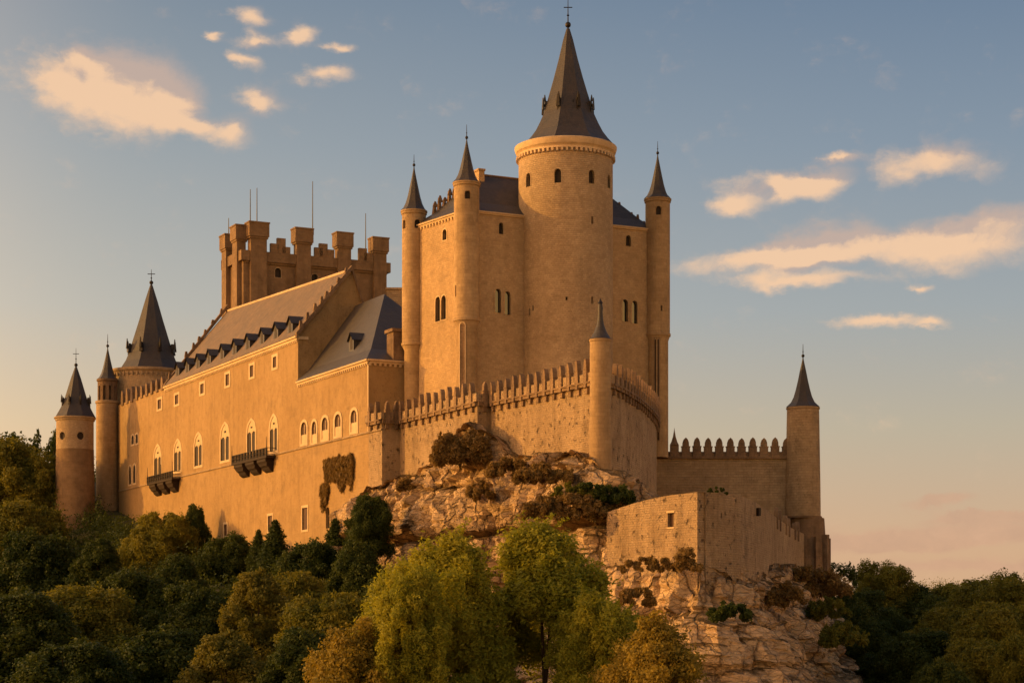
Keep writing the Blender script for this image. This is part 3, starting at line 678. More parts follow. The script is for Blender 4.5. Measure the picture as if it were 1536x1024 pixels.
def roofface(pts, rid):           # a slope with a slight bell-cast
    a, b = pts; c, d = rid
    g1 = a.lerp(c,.3)-Vector((0,0,.35)); g2 = b.lerp(d,.3)-Vector((0,0,.35)); g3 = a.lerp(c,.65)-Vector((0,0,.1)); g4 = b.lerp(d,.65)-Vector((0,0,.1))
    m.face([a,b,g2,g1]); m.face([g1,g2,g4,g3])
    if (c-d).length < 1e-6: m.face([g3,g4,c])
    else: m.face([g3,g4,d,c])
roofface((E0,E1),(R0,R1)); roofface((E1,E2),(R1,R1)); roofface((E2,E3),(R1,R0)); roofface((E3,E0),(R0,R0))
m.build('roof', M['slate'], keep, smooth=False)
m = MB(); cornice(m, KF, .8, lenF-.8, ZK+.05, .35, .3, dent=False); cornice(m, KL, .8, lenL-.8, ZK+.05, .4, .35); m.build('cornice', M['trim'], keep)
m = MB(); m.tube(R0, R1, .15, .15, 5)
m.build('ridge', M['merlon'], keep)
m = MB(); q = KF.at(4.6, 6.0); m.box(q, KF.d, .8, 1.4, ZK+3, zrk+.25); m.box(q, KF.d, 1.0, 1.6, zrk+.253, zrk+.5); m.build('chimney', M['keep'], keep)
m = MB()
for i in range(7):
    k = .33+.07*i; c = E3.lerp(R0, k); h = .8+.4*math.sin(i*2.3); m.box((c.x,c.y), (-.6,.8), .5, .5, c.z-.6, c.z+h, .5)
    m.box((c.x+.1,c.y), (-.5,.8), .25, .7, c.z+h*.5, c.z+h+.3, .3)
m.build('crockets', M['merlon'], keep)
m = MB()
for i in range(6):
    k = .25+.10*i; c = R1.lerp(E1, k); m.box((c.x,c.y), (.6,.8), .4, .4, c.z-.9, c.z-.1+.2*math.sin(i*2), .5)
m.build('crockets', M['merlon'], keep)
for o in kf: window(keep, KF, o, 'glass' if o['t']-o['b'] > 2 else 'dark', 'keep', fw=.25 if o['t']-o['b'] > 2 else .1, pr=.05, sill=False)
for o in kl: window(keep, KL, o, 'dark', 'trim', fw=.15, pr=.04, sill=True)
def turret(parent, c, r, ztop, zc, zbot, rb, zap, zfin, wins, name='turret', mat='turret', niche=None, cr=1.12, seg=40, sprot=R(12)):
    S = Cyl(c, r); m = MB(); s1 = math.pi*r
    face_with_openings(m, S, -s1, s1, zc, ztop, wins, ds=2*s1/seg, depth=.4)
    m.lathe(c, [(rb,zbot),(rb,zc-1.0),(r*.99,zc-.45),(r*1.06,zc-.40),(r*1.06,zc-.08),(r,zc)], seg, -math.pi)
    m.lathe(c, [(r,ztop),(r*cr*.96,ztop+.08),(r*cr*.96,ztop+.3),(r*cr,ztop+.34),(r*cr,ztop+.52),(0,ztop+.53)], seg, -math.pi)
    o = m.build(name, M[mat], parent); WL[o.name] = WL[parent.name] if parent else Vector((0,0,0))
    spire(o, c, r*cr*1.02, ztop+.54, zap, 8, rot=sprot); finial(o, c, zap, zfin, .07, .2)
    for w in wins:
        p = MB(); pane(p, S, w, .3); p.build('window', M['dark'], o)
    return o, S
def cop(c, r, u, vt, vb, w, kind='arch'):
    rp = r*F/c[1]; uc = CX+c[0]*F/c[1]; a = math.asin(max(-.97, min(.97, (u-uc)/rp))); Yf = c[1]-r*math.cos(a)
    return op(a*r, Z(vb,Yf), Z(vt,Yf), w, kind)
c = (X(700,239.2),239.2); r = 1.56
tn, S = turret(keep, c, r, Z(281,239.2), Z(475,238), 23, 1.32, Z(208,239.2), Z(187,239.2), [cop(c,r,702,286,298,.75), cop(c,r,683.8,428,445,.28,'rect')])
m = MB(); S2 = Cyl(c, 1.36)        # blind niche on the shaft below the turret
o_ = cop(c, 1.36, 694, 484, 600, .62); frame(m, S2, o_, .12, .1, False, .02); m.build('niche_moulding', M['trim'], tn)
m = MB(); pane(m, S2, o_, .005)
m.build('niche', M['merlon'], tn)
c = (X(621,250.3),250.3); r = 1.55
turret(keep, c, r, Z(323,250.3), Z(512,249), 22, 1.25, Z(249,250.3), Z(232,250.3), [cop(c,r,627.5,329,342,.85), cop(c,r,606.5,330,343,.6)])
c = (X(986.5,252.2),252.2); r = 1.6
tr_, S = turret(keep, c, r, Z(305,252.2), Z(498,251), Z(685,251), 1.38, Z(231,252.2), Z(212,252.2), [cop(c,r,986.5,309,322,.75), cop(c,r,991,458,466,.22,'rect')])
S2 = Cyl(c, 1.40); m = MB(); o_ = cop(c, 1.4, 984, 503, 660, .5); frame(m, S2, o_, .1, .1, False, .02); m.build('niche_moulding', M['merlon'], tr_)
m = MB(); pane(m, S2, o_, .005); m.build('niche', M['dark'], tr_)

# ------------------------------------------------------------------ round main tower
dc = (X(848.5,246.2),246.2); dr = 5.98
drum = thing('round_tower', 'huge round stone tower with flared cornice and tall slate spire topped by a cross', 'castle tower', (*dc, 25))
zD = Z(238,246.2); S = Cyl(dc, dr)
dw = [cop(dc,dr,792,260,280,.85), cop(dc,dr,835,253,274,.85), cop(dc,dr,885,255,275,.85), cop(dc,dr,911.8,262,282,.8),
      cop(dc,dr,886,325,336,.3,'rect'), cop(dc,dr,848,445,450,.25,'rect'), cop(dc,dr,886,445,455,.3,'rect'), cop(dc,dr,794,462,473,.25,'rect'), cop(dc,dr,799,458,466,.2,'rect')]
m = MB(); s1 = math.pi*dr
face_with_openings(m, S, -s1, s1, 22, zD, dw, ds=2*s1/96, depth=.55)
m.build('wall', M['ashlar'], drum)
m = MB(); m.lathe(dc, [(dr,zD-.02),(dr+.12,zD),(dr+.12,zD+.25),(dr+.28,zD+.5),(dr+.35,zD+.55),(dr+.50,zD+1.0),(dr+.52,zD+1.25),(dr+.35,zD+1.35),(4.5,zD+1.6)], 96, -math.pi)
for i in range(64):
    a = 2*math.pi*i/64; d = (math.sin(a), -math.cos(a)); m.box((dc[0]+d[0]*(dr+.12), dc[1]+d[1]*(dr+.12)), d, .42, .24, zD-.42, zD+.02)
m.build('cornice', M['trim'], drum)
for w in dw:
    if w['t']-w['b'] > 1.2: window(drum, S, w, 'dark', 'ashlar', fw=.14, pr=.03, sill=False)
    else: p = MB(); pane(p, S, w, .35); p.build('window', M['dark'], drum)
z0 = zD+1.45; za = Z(38,246.2)
prof = [(5.75,z0-.2),(5.5,z0+.05),(4.9,z0+.75),(4.3,z0+1.6),(3.75,z0+2.7),(3.15,z0+4.1),(2.85,z0+5.2),(2.42,z0+6.6),(1.85,z0+8.6),(1.22,z0+11.0),(.62,z0+13.6),(.22,za-.5),(0,za-.3)]
sc_ = (X(852,246.2),246.2)
m = MB(); m.lathe(sc_, [(a*1.07, b) for a, b in prof], 8, R(-18)); spo = m.build('spire', M['slate'], drum, smooth=False)
for i in range(8):
    a = R(-23)+2*math.pi*(i)/8; d = Vector((math.sin(a), -math.cos(a), 0)); zb_ = z0+4.6; b_ = Vector((*sc_,0))+d*3.0
    mm = MB(); mm.box((b_.x,b_.y), d, .55, .5, zb_-.8, zb_+.9, .7); mm.box((b_.x+d.x*.2,b_.y+d.y*.2), d, .3, .25, zb_+.9, zb_+1.7, .3)
    mm.box((b_.x+d.x*.45,b_.y+d.y*.45), d, .18, .5, zb_-.2, zb_+1.3, .4); mm.box((b_.x+d.x*.3,b_.y+d.y*.3), d, .5, .14, zb_+.2, zb_+.5, .8)
    mm.build('ornament', M['iron'], spo)
for i in range(8):
    a = R(-23)+2*math.pi*(i+.5)/8; d = Vector((math.sin(a), -math.cos(a), 0)); b_ = Vector((*sc_,0))+d*2.72
    for k in (-.6, .6):
        t_ = Vector((-d.y,d.x,0))*k; mm = MB(); mm.box((b_.x+t_.x,b_.y+t_.y), d, .5, .45, z0+3.9, z0+5.3, .35); mm.build('dormer', M['iron'], spo)
finial(drum, sc_, za-.2, Z(-2,246.2), .10, .38, .55)

# ------------------------------------------------------------------ the far-left towers
ct = (X(223,365),365.0); cr_ = 54/F*365
ctow = thing('round_tower', 'squat round tower with broad slate cone and cross, behind the far end of the hall', 'castle tower', (*ct, 20))
zc_ = Z(566,365); m = MB(); m.lathe(ct, [(cr_,0),(cr_,zc_),(cr_+.1,zc_+.05),(cr_+.1,zc_+.4),(cr_+.45,zc_+.75),(cr_+.45,zc_+1.15),(3,zc_+1.5)], 56)
for i in range(48):
    a = 2*math.pi*i/48; d = (math.sin(a), -math.cos(a)); m.box((ct[0]+d[0]*(cr_+.05), ct[1]+d[1]*(cr_+.05)), d, .4, .3, zc_-.3, zc_+.38)
m.build('wall', M['ashlar'], ctow)
z0 = zc_+1.2; z1 = Z(424,365); cc = (X(227,365),365)
m = MB(); H = z1-z0; m.lathe(cc, [(0,z0-.05),(6.1,z0),(5.0,z0+1.7),(4.3,z0+3.4),(3.95,z0+4.6),(3.3,z0+6.6),(2.4,z0+9.4),(1.3,z0+13.0),(.3,z1-.6),(0,z1)], 8, R(-14)); so = m.build('spire', M['slate'], ctow, smooth=False)
for i in range(8):
    a = R(-14)+2*math.pi*i/8; d = Vector((math.sin(a), -math.cos(a), 0)); b_ = Vector((*cc,0))+d*4.25
    mm = MB(); mm.box((b_.x,b_.y), d, .9, .7, z0+3.2, z0+4.9, .5); mm.box((b_.x+d.x*.5,b_.y+d.y*.5), d, .4, .4, z0+3.9, z0+5.8, .3); mm.build('ornament', M['iron'], so)
finial(ctow, cc, z1-.2, Z(404,365), .12, .38, .7)
# slim corner turret of the long front
c = (X(161,359),359.0); r = 16.5/F*359
ft = thing('corner_turret', 'slim round corner turret with open belfry and dark cone, left end of the hall', 'castle turret', (*c, 5))
m = MB(); zq = Z(606,359); m.lathe(c, [(r*1.05,0),(r,zq),(r*1.08,zq+.1),(r*1.08,zq+.5),(r*.92,zq+.6)], 36)
m.build('wall', M['turret'], ft)
m = MB(); zq2 = Z(573,359)
for i in range(10):
    a = 2*math.pi*(i+.3)/10; m.box((c[0]+r*.78*math.sin(a), c[1]-r*.78*math.cos(a)), (math.sin(a),-math.cos(a)), .35, .6, zq+.5, zq2)
m.lathe(c, [(r*.55,zq+.5),(r*.55,zq2)], 20); m.lathe(c, [(r*.5,zq2-.8),(r*.86,zq2-.8),(r*.86,zq2),(r*.96,zq2+.15),(r*.96,zq2+.5),(0,zq2+.5)], 24); m.build('belfry', M['merlon'], ft)
cc = (X(161.5,359),359); spire(ft, cc, r*.95, zq2+.52, Z(520,359)); finial(ft, cc, Z(520,359), Z(501,359), .1, .28)
# detached round tower
c = (X(112.5,350),350.0); r = 27.5/F*350
lt = thing('round_tower', 'round tower with two dark portholes below a slate cone, foot in trees', 'castle tower', (*c, 0))
S = Cyl(c, r); zt = Z(632,350); wn = [cop(c,r,98.5,647.5,659,1.35,'circ'), cop(c,r,126.5,647.5,659,1.35,'circ')]
m = MB(); s1 = math.pi*r; face_with_openings(m, S, -s1, s1, Z(672,347), zt, wn, ds=2*s1/56)
m.lathe(c, [(r,zt),(r*1.06,zt+.1),(r*1.06,zt+.35),(r*1.12,zt+.45),(r*1.12,zt+.7),(0,zt+.8)], 56, -math.pi)
m.build('wall', M['ashlar'], lt)
m = MB(); m.lathe(c, [(r*1.22,-6),(r*1.08,Z(780,350)),(r*1.01,Z(675,347)),(r*1.01,Z(672,347))], 56, -math.pi); m.build('lower_wall', M['square'], lt)  # darker masonry, with the shade of nearby trees also painted into its tone
for w in wn: p = MB(); pane(p, S, w, .3); p.build('window', M['dark'], lt)
cc = (X(114,350),350); z0 = zt+.75; z1 = Z(548,350); m = MB(); m.lathe(cc, [(0,z0-.05),(3.75,z0),(3.0,z0+1.3),(2.45,z0+2.4),(2.15,z0+3.2),(1.7,z0+4.6),(.95,z0+7),(.2,z1-.3),(0,z1)], 8, R(-14)); so = m.build('spire', M['slate'], lt, smooth=False)
for i in range(8):
    a = R(-14)+2*math.pi*i/8; d = Vector((math.sin(a), -math.cos(a), 0)); b_ = Vector((*cc,0))+d*2.4
    mm = MB(); mm.box((b_.x,b_.y), d, .5, .4, z0+2.0, z0+3.5, .5); mm.box((b_.x+d.x*.3,b_.y+d.y*.3), d, .25, .25, z0+2.6, z0+4.0, .3); mm.build('ornament', M['iron'], so)
finial(lt, cc, z1-.1, Z(522,350), .09, .32, .55)

# ------------------------------------------------------------------ terrace with battlements in front of the keep
ZT = 26.1
D = FA.at(tD); FD = Line(D, (.895,.446), (-1,1)); Ept = FD.at(FD.su(600))
T2 = Line(Ept, (.446,-.895), (1,1)); Fpt = T2.at(T2.su(716))
T2b = Line(Fpt, (.895,.446), (-1,1)); Gpt = T2b.at(T2b.su(736))
T3 = Line(Gpt, (.497,-.868), (1,1)); Hpt = T3.at(T3.su(889))
curve = [Hpt, (10.6,209.0), (11.9,212.8), (13.3,218), (14.8,224.5), (16.3,232), (17.6,240), (18.5,248), (18.7,255)]
ter = thing('terrace_wall', 'sunlit rough stone terrace wall with pointed merlons, standing on the rock below the keep', 'castle wall', (*T3.at(8, 4), 14))
m = MB(); poly = [D, Ept, Fpt, Gpt]+curve+[(8,262),(-14,256)]
poly = [A]+poly; poly[-1] = (-13,254.0)
m.prism(poly, 2, ZT)
m.build('wall', M['rubble'], ter)
m = MB()
def coping(a, b, out):
    a = Vector(a); b = Vector(b); d = (b-a).normalized(); n = Vector((d.y,-d.x)) if Vector((d.y,-d.x)).dot(Vector(out)) > 0 else -Vector((d.y,-d.x))
    c = (a+b)/2; L_ = (b-a).length
    q = c+n*.05; m.box((q.x,q.y), d, L_+.02, .62, ZT-.45, ZT-.12); q = c+n*.12; m.box((q.x,q.y), d, L_+.05, .75, ZT-.12+.003, ZT+.05)
    return d, n, L_
segs = [(A,D,2),(D,Ept,2),(Ept,Fpt,10),(Fpt,Gpt,1),(Gpt,Hpt,12)]
for a, b, nn in segs: coping(a, b, (-.3,-1))
for a, b in zip(curve, curve[1:]): coping(a, b, (1,-.3))
m.build('coping', M['merlon'], ter)
pm = MB()
def parapet(a, b, nn, out, data, lowh=1.05):
    a = Vector(a); b = Vector(b); d = (b-a).normalized(); n = Vector((d.y,-d.x)); n = n if n.dot(Vector(out)) > 0 else -n
    L_ = (b-a).length; step = L_/nn
    for i in range(nn):
        p = a+d*(step*(i+.5))+n*.22; ang = d if n.dot(Vector((d.y,-d.x))) > 0 else -d
        put_merlon(ter, data, p, ang, ZT+.05, rng.uniform(.93,1.06), rng.uniform(-.02,.02))
    for i in range(nn+1):
        p = a+d*min(L_-.25, max(.25, step*i))+n*.12; w = max(.3, step-.75); pm.box((p.x,p.y), d, w*rng.uniform(.9,1.0), .38, ZT+.04, ZT+lowh*.92*rng.uniform(.92,1.08))
parapet(Ept, Fpt, 11, (-.3,-1), MT); parapet(Gpt, Hpt, 13, (-.3,-1), MT)
parapet(D, Ept, 2, (0,-1), MT); parapet(A, D, 2, (-1,0), MT); parapet(Fpt, Gpt, 1, (0,-1), MT)
for a, b in zip(curve[1:], curve[2:]): parapet(a, b, max(2, round(math.dist(a,b)/1.9)), (1,-.3), MT)
# two merlons on the wing's side of the step
pm.build('parapet', M['rubble'], ter)
m = MB(); m.face([(p[0],p[1],ZT-.3+.31) for p in [(-13,250),(9,210),(17,250)]])
# pointed corner turret on the terrace
c = (X(900.5,206.2),206.2); r = 15.8/F*206.2
wt = thing('watch_turret', 'slender round turret with a small flared pointed cap on the corner of the terrace wall', 'castle turret', (*c, 10))
zt = Z(509,206.2); m = MB(); m.lathe(c, [(r*1.12,Z(728,205)),(r*1.0,Z(600,205)),(r,zt-.3),(r*1.06,zt-.25),(r*1.06,zt),(0,zt+.01)], 36); m.build('wall', M['turret'], wt)
m = MB(); z1 = Z(450,206.2); m.lathe(c, [(0,zt),(r*1.12,zt),(r*.95,zt+.15),(r*.62,zt+.75),(r*.36,zt+1.5),(r*.26,zt+2.2),(r*.22,zt+3.0),(r*.26,zt+3.3),(r*.16,zt+3.9),(0,z1)], 16); m.build('spire', M['slate'], wt)
m = MB(); m.lathe(c, [(.0,z1-.5),(.3,z1-.35),(.14,z1-.1),(0,z1+.25)], 10); m.build('finial', M['iron'], wt)

# ------------------------------------------------------------------ right curtain wall and tower
YW = 262.0; cw = thing('curtain_wall', 'shaded grey stone curtain wall with rounded merlons against the sky, right of the keep', 'castle wall', (X(1095,YW),YW,8))
zw = Z(686,YW); x0 = X(972,YW); x1 = X(1192,YW)
m = MB(); m.prism([(x0,YW),(x1,YW),(x1,YW+3),(x0,YW+3)], 0, zw); m.build('wall', M['tower'], cw)
m = MB(); m.box(((x0+x1)/2,YW-.02), (1,0), x1-x0, .7, zw-.15, zw+.15); m.box(((x0+x1)/2,YW+.15), (1,0), x1-x0, .55, zw+.153, zw+.8); m.build('parapet', M['merlon'], cw)
for i in range(10):
    u = 1028.5+i*16.75; put_merlon(cw, MW, (X(u,YW),YW), (1,0), zw+.12, rng.uniform(.96,1.03))
m = MB(); pc = (X(1011.5,YW),YW); m.box(pc, (1,0), 1.15, .8, zw+.1, zw+1.7); m.lathe(pc, [(.62,zw+1.7),(.42,zw+2.1),(.2,zw+2.8),(.06,zw+3.6),(0,zw+4.1)], 8); m.build('pinnacle', M['merlon'], cw)
c = (X(1204.5,YW),YW); r = 24/F*YW
rt = thing('round_tower', 'tall plain round tower with a small dark cone roof, right end of the castle', 'castle tower', (*c, 4))
zt = Z(614,YW); m = MB(); m.lathe(c, [(r*1.1,Z(776,YW)),(r*1.08,Z(730,YW)),(r,zt),(r*1.05,zt+.05),(r*1.05,zt+.25),(0,zt+.3)], 48); m.build('wall', M['tower'], rt)
m = MB(); zb2 = Z(776,YW); q = (c[0]+.5,c[1])
m.lathe(c, [(r*1.18,zb2-.1),(r*1.18,zb2+.15),(r*1.05,zb2+.2)], 48); m.lathe(q, [(r*1.42,-6),(r*1.36,2),(r*1.16,zb2-2),(r*1.10,zb2-.1),(r*.9,zb2)], 14, .2)
for a in (R(20), R(55), R(90), R(-15)):
    d = (math.sin(a), -math.cos(a)); m.box((q[0]+d[0]*r*1.3, q[1]+d[1]*r*1.3), d, .9, .8, -6, zb2-2.2-.6*abs(math.sin(a*3)), .85)
m.build('base', M['merlon'], rt)
spire(rt, c, r*1.1, zt+.3, Z(535,YW), 8, [(1,0),(.72,.09),(.56,.2),(.43,.35),(.31,.52),(.19,.72),(.07,.9),(.015,1)]); finial(rt, c, Z(535,YW), Z(516,YW), .08, .22)

# ------------------------------------------------------------------ low bastion on the right
bas = thing('bastion', 'low angular bastion wall with a small square opening, jutting out below the curtain wall', 'castle wall', (X(1046,192),192,4))
BL = Line((X(1046,188),188), (X(910,199)-X(1046,188), 11), (0,1))
sBL = BL.su(910); zc0 = Z(737.5,188); zl0 = Z(768,BL.Y(910))
Sb = BL
o1 = pxop(BL, 1006, 769, 790, 9, 'rect', 1); o2 = pxop(BL, 943, 779, 792, .9)
m = MB()
face_with_openings(m, BL, 0, sBL, 0, zl0-.06, [o1])
zz0 = zl0-.06
# sloping top strip
nn = 16
for i in range(nn):
    a, b = sBL*i/nn, sBL*(i+1)/nn
    def ztop(s): k = s/sBL; return zc0+(zl0-zc0)*k+.35*math.sin(k*math.pi)
    m.face([BL.f(a,zz0), BL.f(b,zz0), BL.f(b,ztop(b)), BL.f(a,ztop(a))], [(a,zz0),(b,zz0),(b,ztop(b)),(a,ztop(a))])
    m.face([BL.f(a,ztop(a)), BL.f(b,ztop(b)), BL.f(b,ztop(b),1.1), BL.f(a,ztop(a),1.1)])
    m.face([BL.f(a,0,1.1), BL.f(b,0,1.1), BL.f(b,ztop(b),1.1), BL.f(a,ztop(a),1.1)])
rc = []          # right side, a convex curve running back to the tower
ctrl = [(1046,737.5,188),(1078,738.5,190.5),(1110,743,195),(1132,752,204),(1152,765.5,217),(1170,780,233),(1188,792,246),(1206,800,257)]
for i in range(len(ctrl)-1):
    for k in range(4):
        t = k/4; a = ctrl[i]; b = ctrl[i+1]; rc.append(tuple(a[j]+(b[j]-a[j])*t for j in range(3)))
rc.append(ctrl[-1]); pts = [P(*q) for q in rc]; dist = 0
for a, b in zip(pts, pts[1:]):
    l = math.dist(a[:2], b[:2]); kk = min(1, dist/10); m.face([(a.x,a.y,-3),(b.x,b.y,-3),b,a], [(dist,-3),(dist+l,-3),(dist+l,b.z),(dist,a.z)])
    k2 = min(1,(dist+l)/10); bi = Vector((b.x-.3-.7*k2,b.y+1.1-.8*k2,b.z)); ai = Vector((a.x-.3-.7*kk,a.y+1.1-.8*kk,a.z)); m.face([a,b,bi,ai]); m.face([ai,bi,(bi.x,bi.y,0),(ai.x,ai.y,0)]); dist += l
q = BL.f(sBL, 0); m.face([BL.f(sBL,0), BL.f(sBL,zl0), BL.f(sBL,zl0,6), BL.f(sBL,0,6)])
m.build('wall', M['rubble'], bas, angle=20)
m2 = MB(); pane(m2, BL, o1, .35); m2.build('window', M['shutter'], bas)
m2 = MB(); strip(m2, BL, o1['l']-.12, o1['r']+.12, o1['b']-.15, o1['b']-.02, -.06, .1); strip(m2, BL, o1['l']-.15, o1['r']+.15, o1['t']+.02, o1['t']+.2, -.06, .1); m2.build('window_surround', M['trim'], bas)
q = P(1137,767,205.6); m2 = MB(); m2.box((q.x,q.y), (.75,.66), .35, .5, q.z-.45, q.z+.4); m2.build('arrow_slit', M['dark'], bas)
MB_ = merlon_mesh(.85, 2.6, .5)
for i in range(6):
    k = int(19+i*1.5); a = pts[k]; put_merlon(bas, MB_, (a.x-.1,a.y), ((pts[min(k+1,len(pts)-1)]-pts[k-1]).x, (pts[min(k+1,len(pts)-1)]-pts[k-1]).y), a.z-1.3, rng.uniform(.8,1.0))

# ------------------------------------------------------------------ cliffs
def interp(tab, x):
    if x <= tab[0][0]: return tab[0][1]
    for (a, va), (b, vb) in zip(tab, tab[1:]):
        if x <= b: return va+(vb-va)*(x-a)/(b-a)
    return tab[-1][1]
def cliff(nodes, prof, groove, name, seed, stk=1.0, jag=1.0, zbot=-20, da=.45, dz=.32):
    pl = [(Vector(n[:2]), n[2]) for n in nodes]; samp = []; acc = 0
    for (a, za), (b, zb_) in zip(pl, pl[1:]):
        l = (b-a).length; k = max(1, int(l/da))
        for i in range(k): samp.append([a.lerp(b, i/k), za+(zb_-za)*i/k, acc+l*i/k])
        acc += l
    samp.append([pl[-1][0], pl[-1][1], acc])
    for _ in range(10):
        s2 = [s[0].copy() for s in samp]
        for i in range(1, len(samp)-1): samp[i][0] = (s2[i-1]+s2[i]*2+s2[i+1])/4
    nr = []
    for i in range(len(samp)):
        d = samp[min(i+3,len(samp)-1)][0]-samp[max(i-3,0)][0]; n = Vector((d.y,-d.x)).normalized(); nr.append(n)
    nz = int(42/dz); V = []; Fc = []
    for i, (p, zt, s) in enumerate(samp):
        n = nr[i]; zt = zt+1.2*jag*noise.noise((s*.25,seed,0))+.5*jag*noise.noise((s*.9,seed,4))
        col = []
        for j, inn in enumerate((-3.2,-1.8,-.9)): col.append(Vector((p.x+n.x*inn,p.y+n.y*inn,zt+.25*j*0+.5*noise.noise((s*.4,j*3.1,seed))-.3*(2-j)*0)))
        for j in range(nz+1):
            z = zt+(zbot-zt)*j/nz
            warp = z+1.1*noise.noise((s*.07,seed,1.5))+.4*noise.noise((s*.3,seed,2.5))
            o = interp(prof, warp)
            cell = noise.noise((s*.16,z*.10,seed+7))*1.5+noise.noise((s*.5,z*.28,seed))*1.0+noise.noise((s*1.4,z*.9,seed+3))*.38
            w_ = noise.noise((s*.11,z*.05,seed+21))*2.2; bx = noise.cell((s*.23+w_, (warp+w_)*.17, seed))-.5; bx2 = noise.cell((s*.55+w_*2, warp*.7, seed+4))-.5
            rid = 1-abs(noise.noise((s*.35,z*.12,seed+11)))*2; rid = max(0, rid-.78)*4.0
            st = noise.noise((s*.12,warp*1.9,seed+5))*.55+noise.noise((s*.3,warp*4.5,seed+6))*.22
            gr = 0
            for gz, gd, gw_ in groove: gr += gd*math.exp(-((warp-gz)/gw_)**2)
            o += cell*.8+st*stk-rid*.9-gr+bx*1.2+bx2*.28
            if j < 3: o -= (3-j)*.35
            col.append(Vector((p.x+n.x*o,p.y+n.y*o,z+.25*noise.noise((s*.8,z*.8,seed+9)))))
        V.append(col)
    h = len(V[0]); vs = [tuple(v) for c in V for v in c]
    for i in range(len(V)-1):
        for j in range(h-1): Fc.append((i*h+j, i*h+j+1, (i+1)*h+j+1, (i+1)*h+j))
    me = bpy.data.meshes.new(name); me.from_pydata(vs, [], Fc); me.materials.append(M['rock'])
    me.polygons.foreach_set('use_smooth', [True]*len(me.polygons)); me.set_sharp_from_angle(angle=R(26))
    o = bpy.data.objects.new(name, me); COL.objects.link(o); o['kind'] = 'structure'; return o
c1 = [(-22.5,251.5,15),(-19.5,244.5,17.5),(-16.3,242.4,18.2),(-13.4,242.2,18.6),(-11.2,236,19.6),(-8.6,230,21),(-6.6,224,23.3),(-3.4,221.2,22.0),(-1.4,220.5,19.8),(2,213.5,18.6),(5.5,206.5,18.0),(8.5,203.0,17.2),(11.5,205.5,16.6),(14.5,213,15.8),(18,226,14.5),(21,240,13)]
cliff(c1, [(-20,17),(-8,9.5),(0,5.2),(4,4.0),(8,2.9),(9.9,2.3),(10.6,1.6),(11.4,2.3),(14,1.9),(16.5,.9),(19,.1),(24,-.5)], [(10.4,2.6,.32),(16.6,.8,.25),(4.6,.7,.4)], 'cliff', 3.3)
c2 = [(6,207,9.6),(8.3,200.5,9.6),(12,196.2,8.6),(16.5,190.5,9.4),(18.6,187.4,6.4),(22.6,191.2,4.6),(25.4,200,4.6),(29.0,213.5,5.6),(34,232,7.4),(38.5,248,6.5),(42,262,3.5),(43,275,1)]
cliff(c2, [(-20,15),(-8,8.0),(-3,4.6),(0,2.8),(3,1.5),(5.5,.5),(8,-.1),(12,-.6)], [(1.6,.6,.3),(-4.0,.8,.4)], 'cliff', 8.1, .45, 1.6)

# ------------------------------------------------------------------ ground
HULL = [(-80,372),(-72,357),(-19,247),(-5,224),(7,204),(18.8,188),(23,192),(29,214),(36,240),(46,264),(60,300),(60,420),(-60,440)]
def hull_dist(x, y):
    ins = False; best = 1e9; n = len(HULL)
    for i in range(n):
        ax, ay = HULL[i]; bx, by = HULL[(i+1) % n]
        if (ay > y) != (by > y) and x < (bx-ax)*(y-ay)/(by-ay)+ax: ins = not ins
        dx, dy = bx-ax, by-ay; t = max(0, min(1, ((x-ax)*dx+(y-ay)*dy)/(dx*dx+dy*dy)))
        best = min(best, math.hypot(x-ax-t*dx, y-ay-t*dy))
    return -best if ins else best
def sm(x): x = max(0, min(1, x)); return x*x*(3-2*x)
def ground(x, y):
    d = hull_dist(x, y)
    west = sm((-x-5)/40)
    top = -13+21*west+8*sm((y-280)/80)*west+10*sm((y-300)/120)
    w = 46+20*west
    base = -17+10*sm((y-230)/250)+3*sm((x-30)/60)
    h = base+(top-base)*(1-sm(d/w)) if d > 0 else top
    h += 34*sm((-x-105)/70)*sm((y-120)/60)                       # hill out of view on the left, added to shade the low slopes
    h += 14*sm((-x-62)/50)*sm((y-330)/60)*(1-sm((y-520)/300))
    h += 16*sm((y-400)/500)*sm((x-60)/120)
    h += 1.2*noise.noise((x*.03,y*.03,0))*(1 if d > 2 else 0)
    return h
def axis(lo, hi, flo, fhi, fine, coarse):
    r = []; x = flo
    while x <= fhi: r.append(x); x += fine
    s = fine; x = fhi
    while x < hi: s *= 1.25; x += min(s, coarse); r.append(x)
    s = fine; x = flo
    while x > lo: s *= 1.25; x -= min(s, coarse); r.insert(0, x)
    return r
xs = axis(-7000, 7000, -170, 150, 4, 900); ys = axis(-4000, 12000, 20, 480, 4, 900)
vs = [(x, y, ground(x, y) if abs(x) < 2000 and -500 < y < 2500 else -7.0+(34 if x < -175 and 180 < y < 2500 else 0)) for x in xs for y in ys]
h = len(ys); fs = [(i*h+j, (i+1)*h+j, (i+1)*h+j+1, i*h+j+1) for i in range(len(xs)-1) for j in range(h-1)]
me = bpy.data.meshes.new('ground'); me.from_pydata(vs, [], fs); me.materials.append(M['ground']); me.polygons.foreach_set('use_smooth', [True]*len(fs))
go = bpy.data.objects.new('ground', me); COL.objects.link(go); go['kind'] = 'structure'

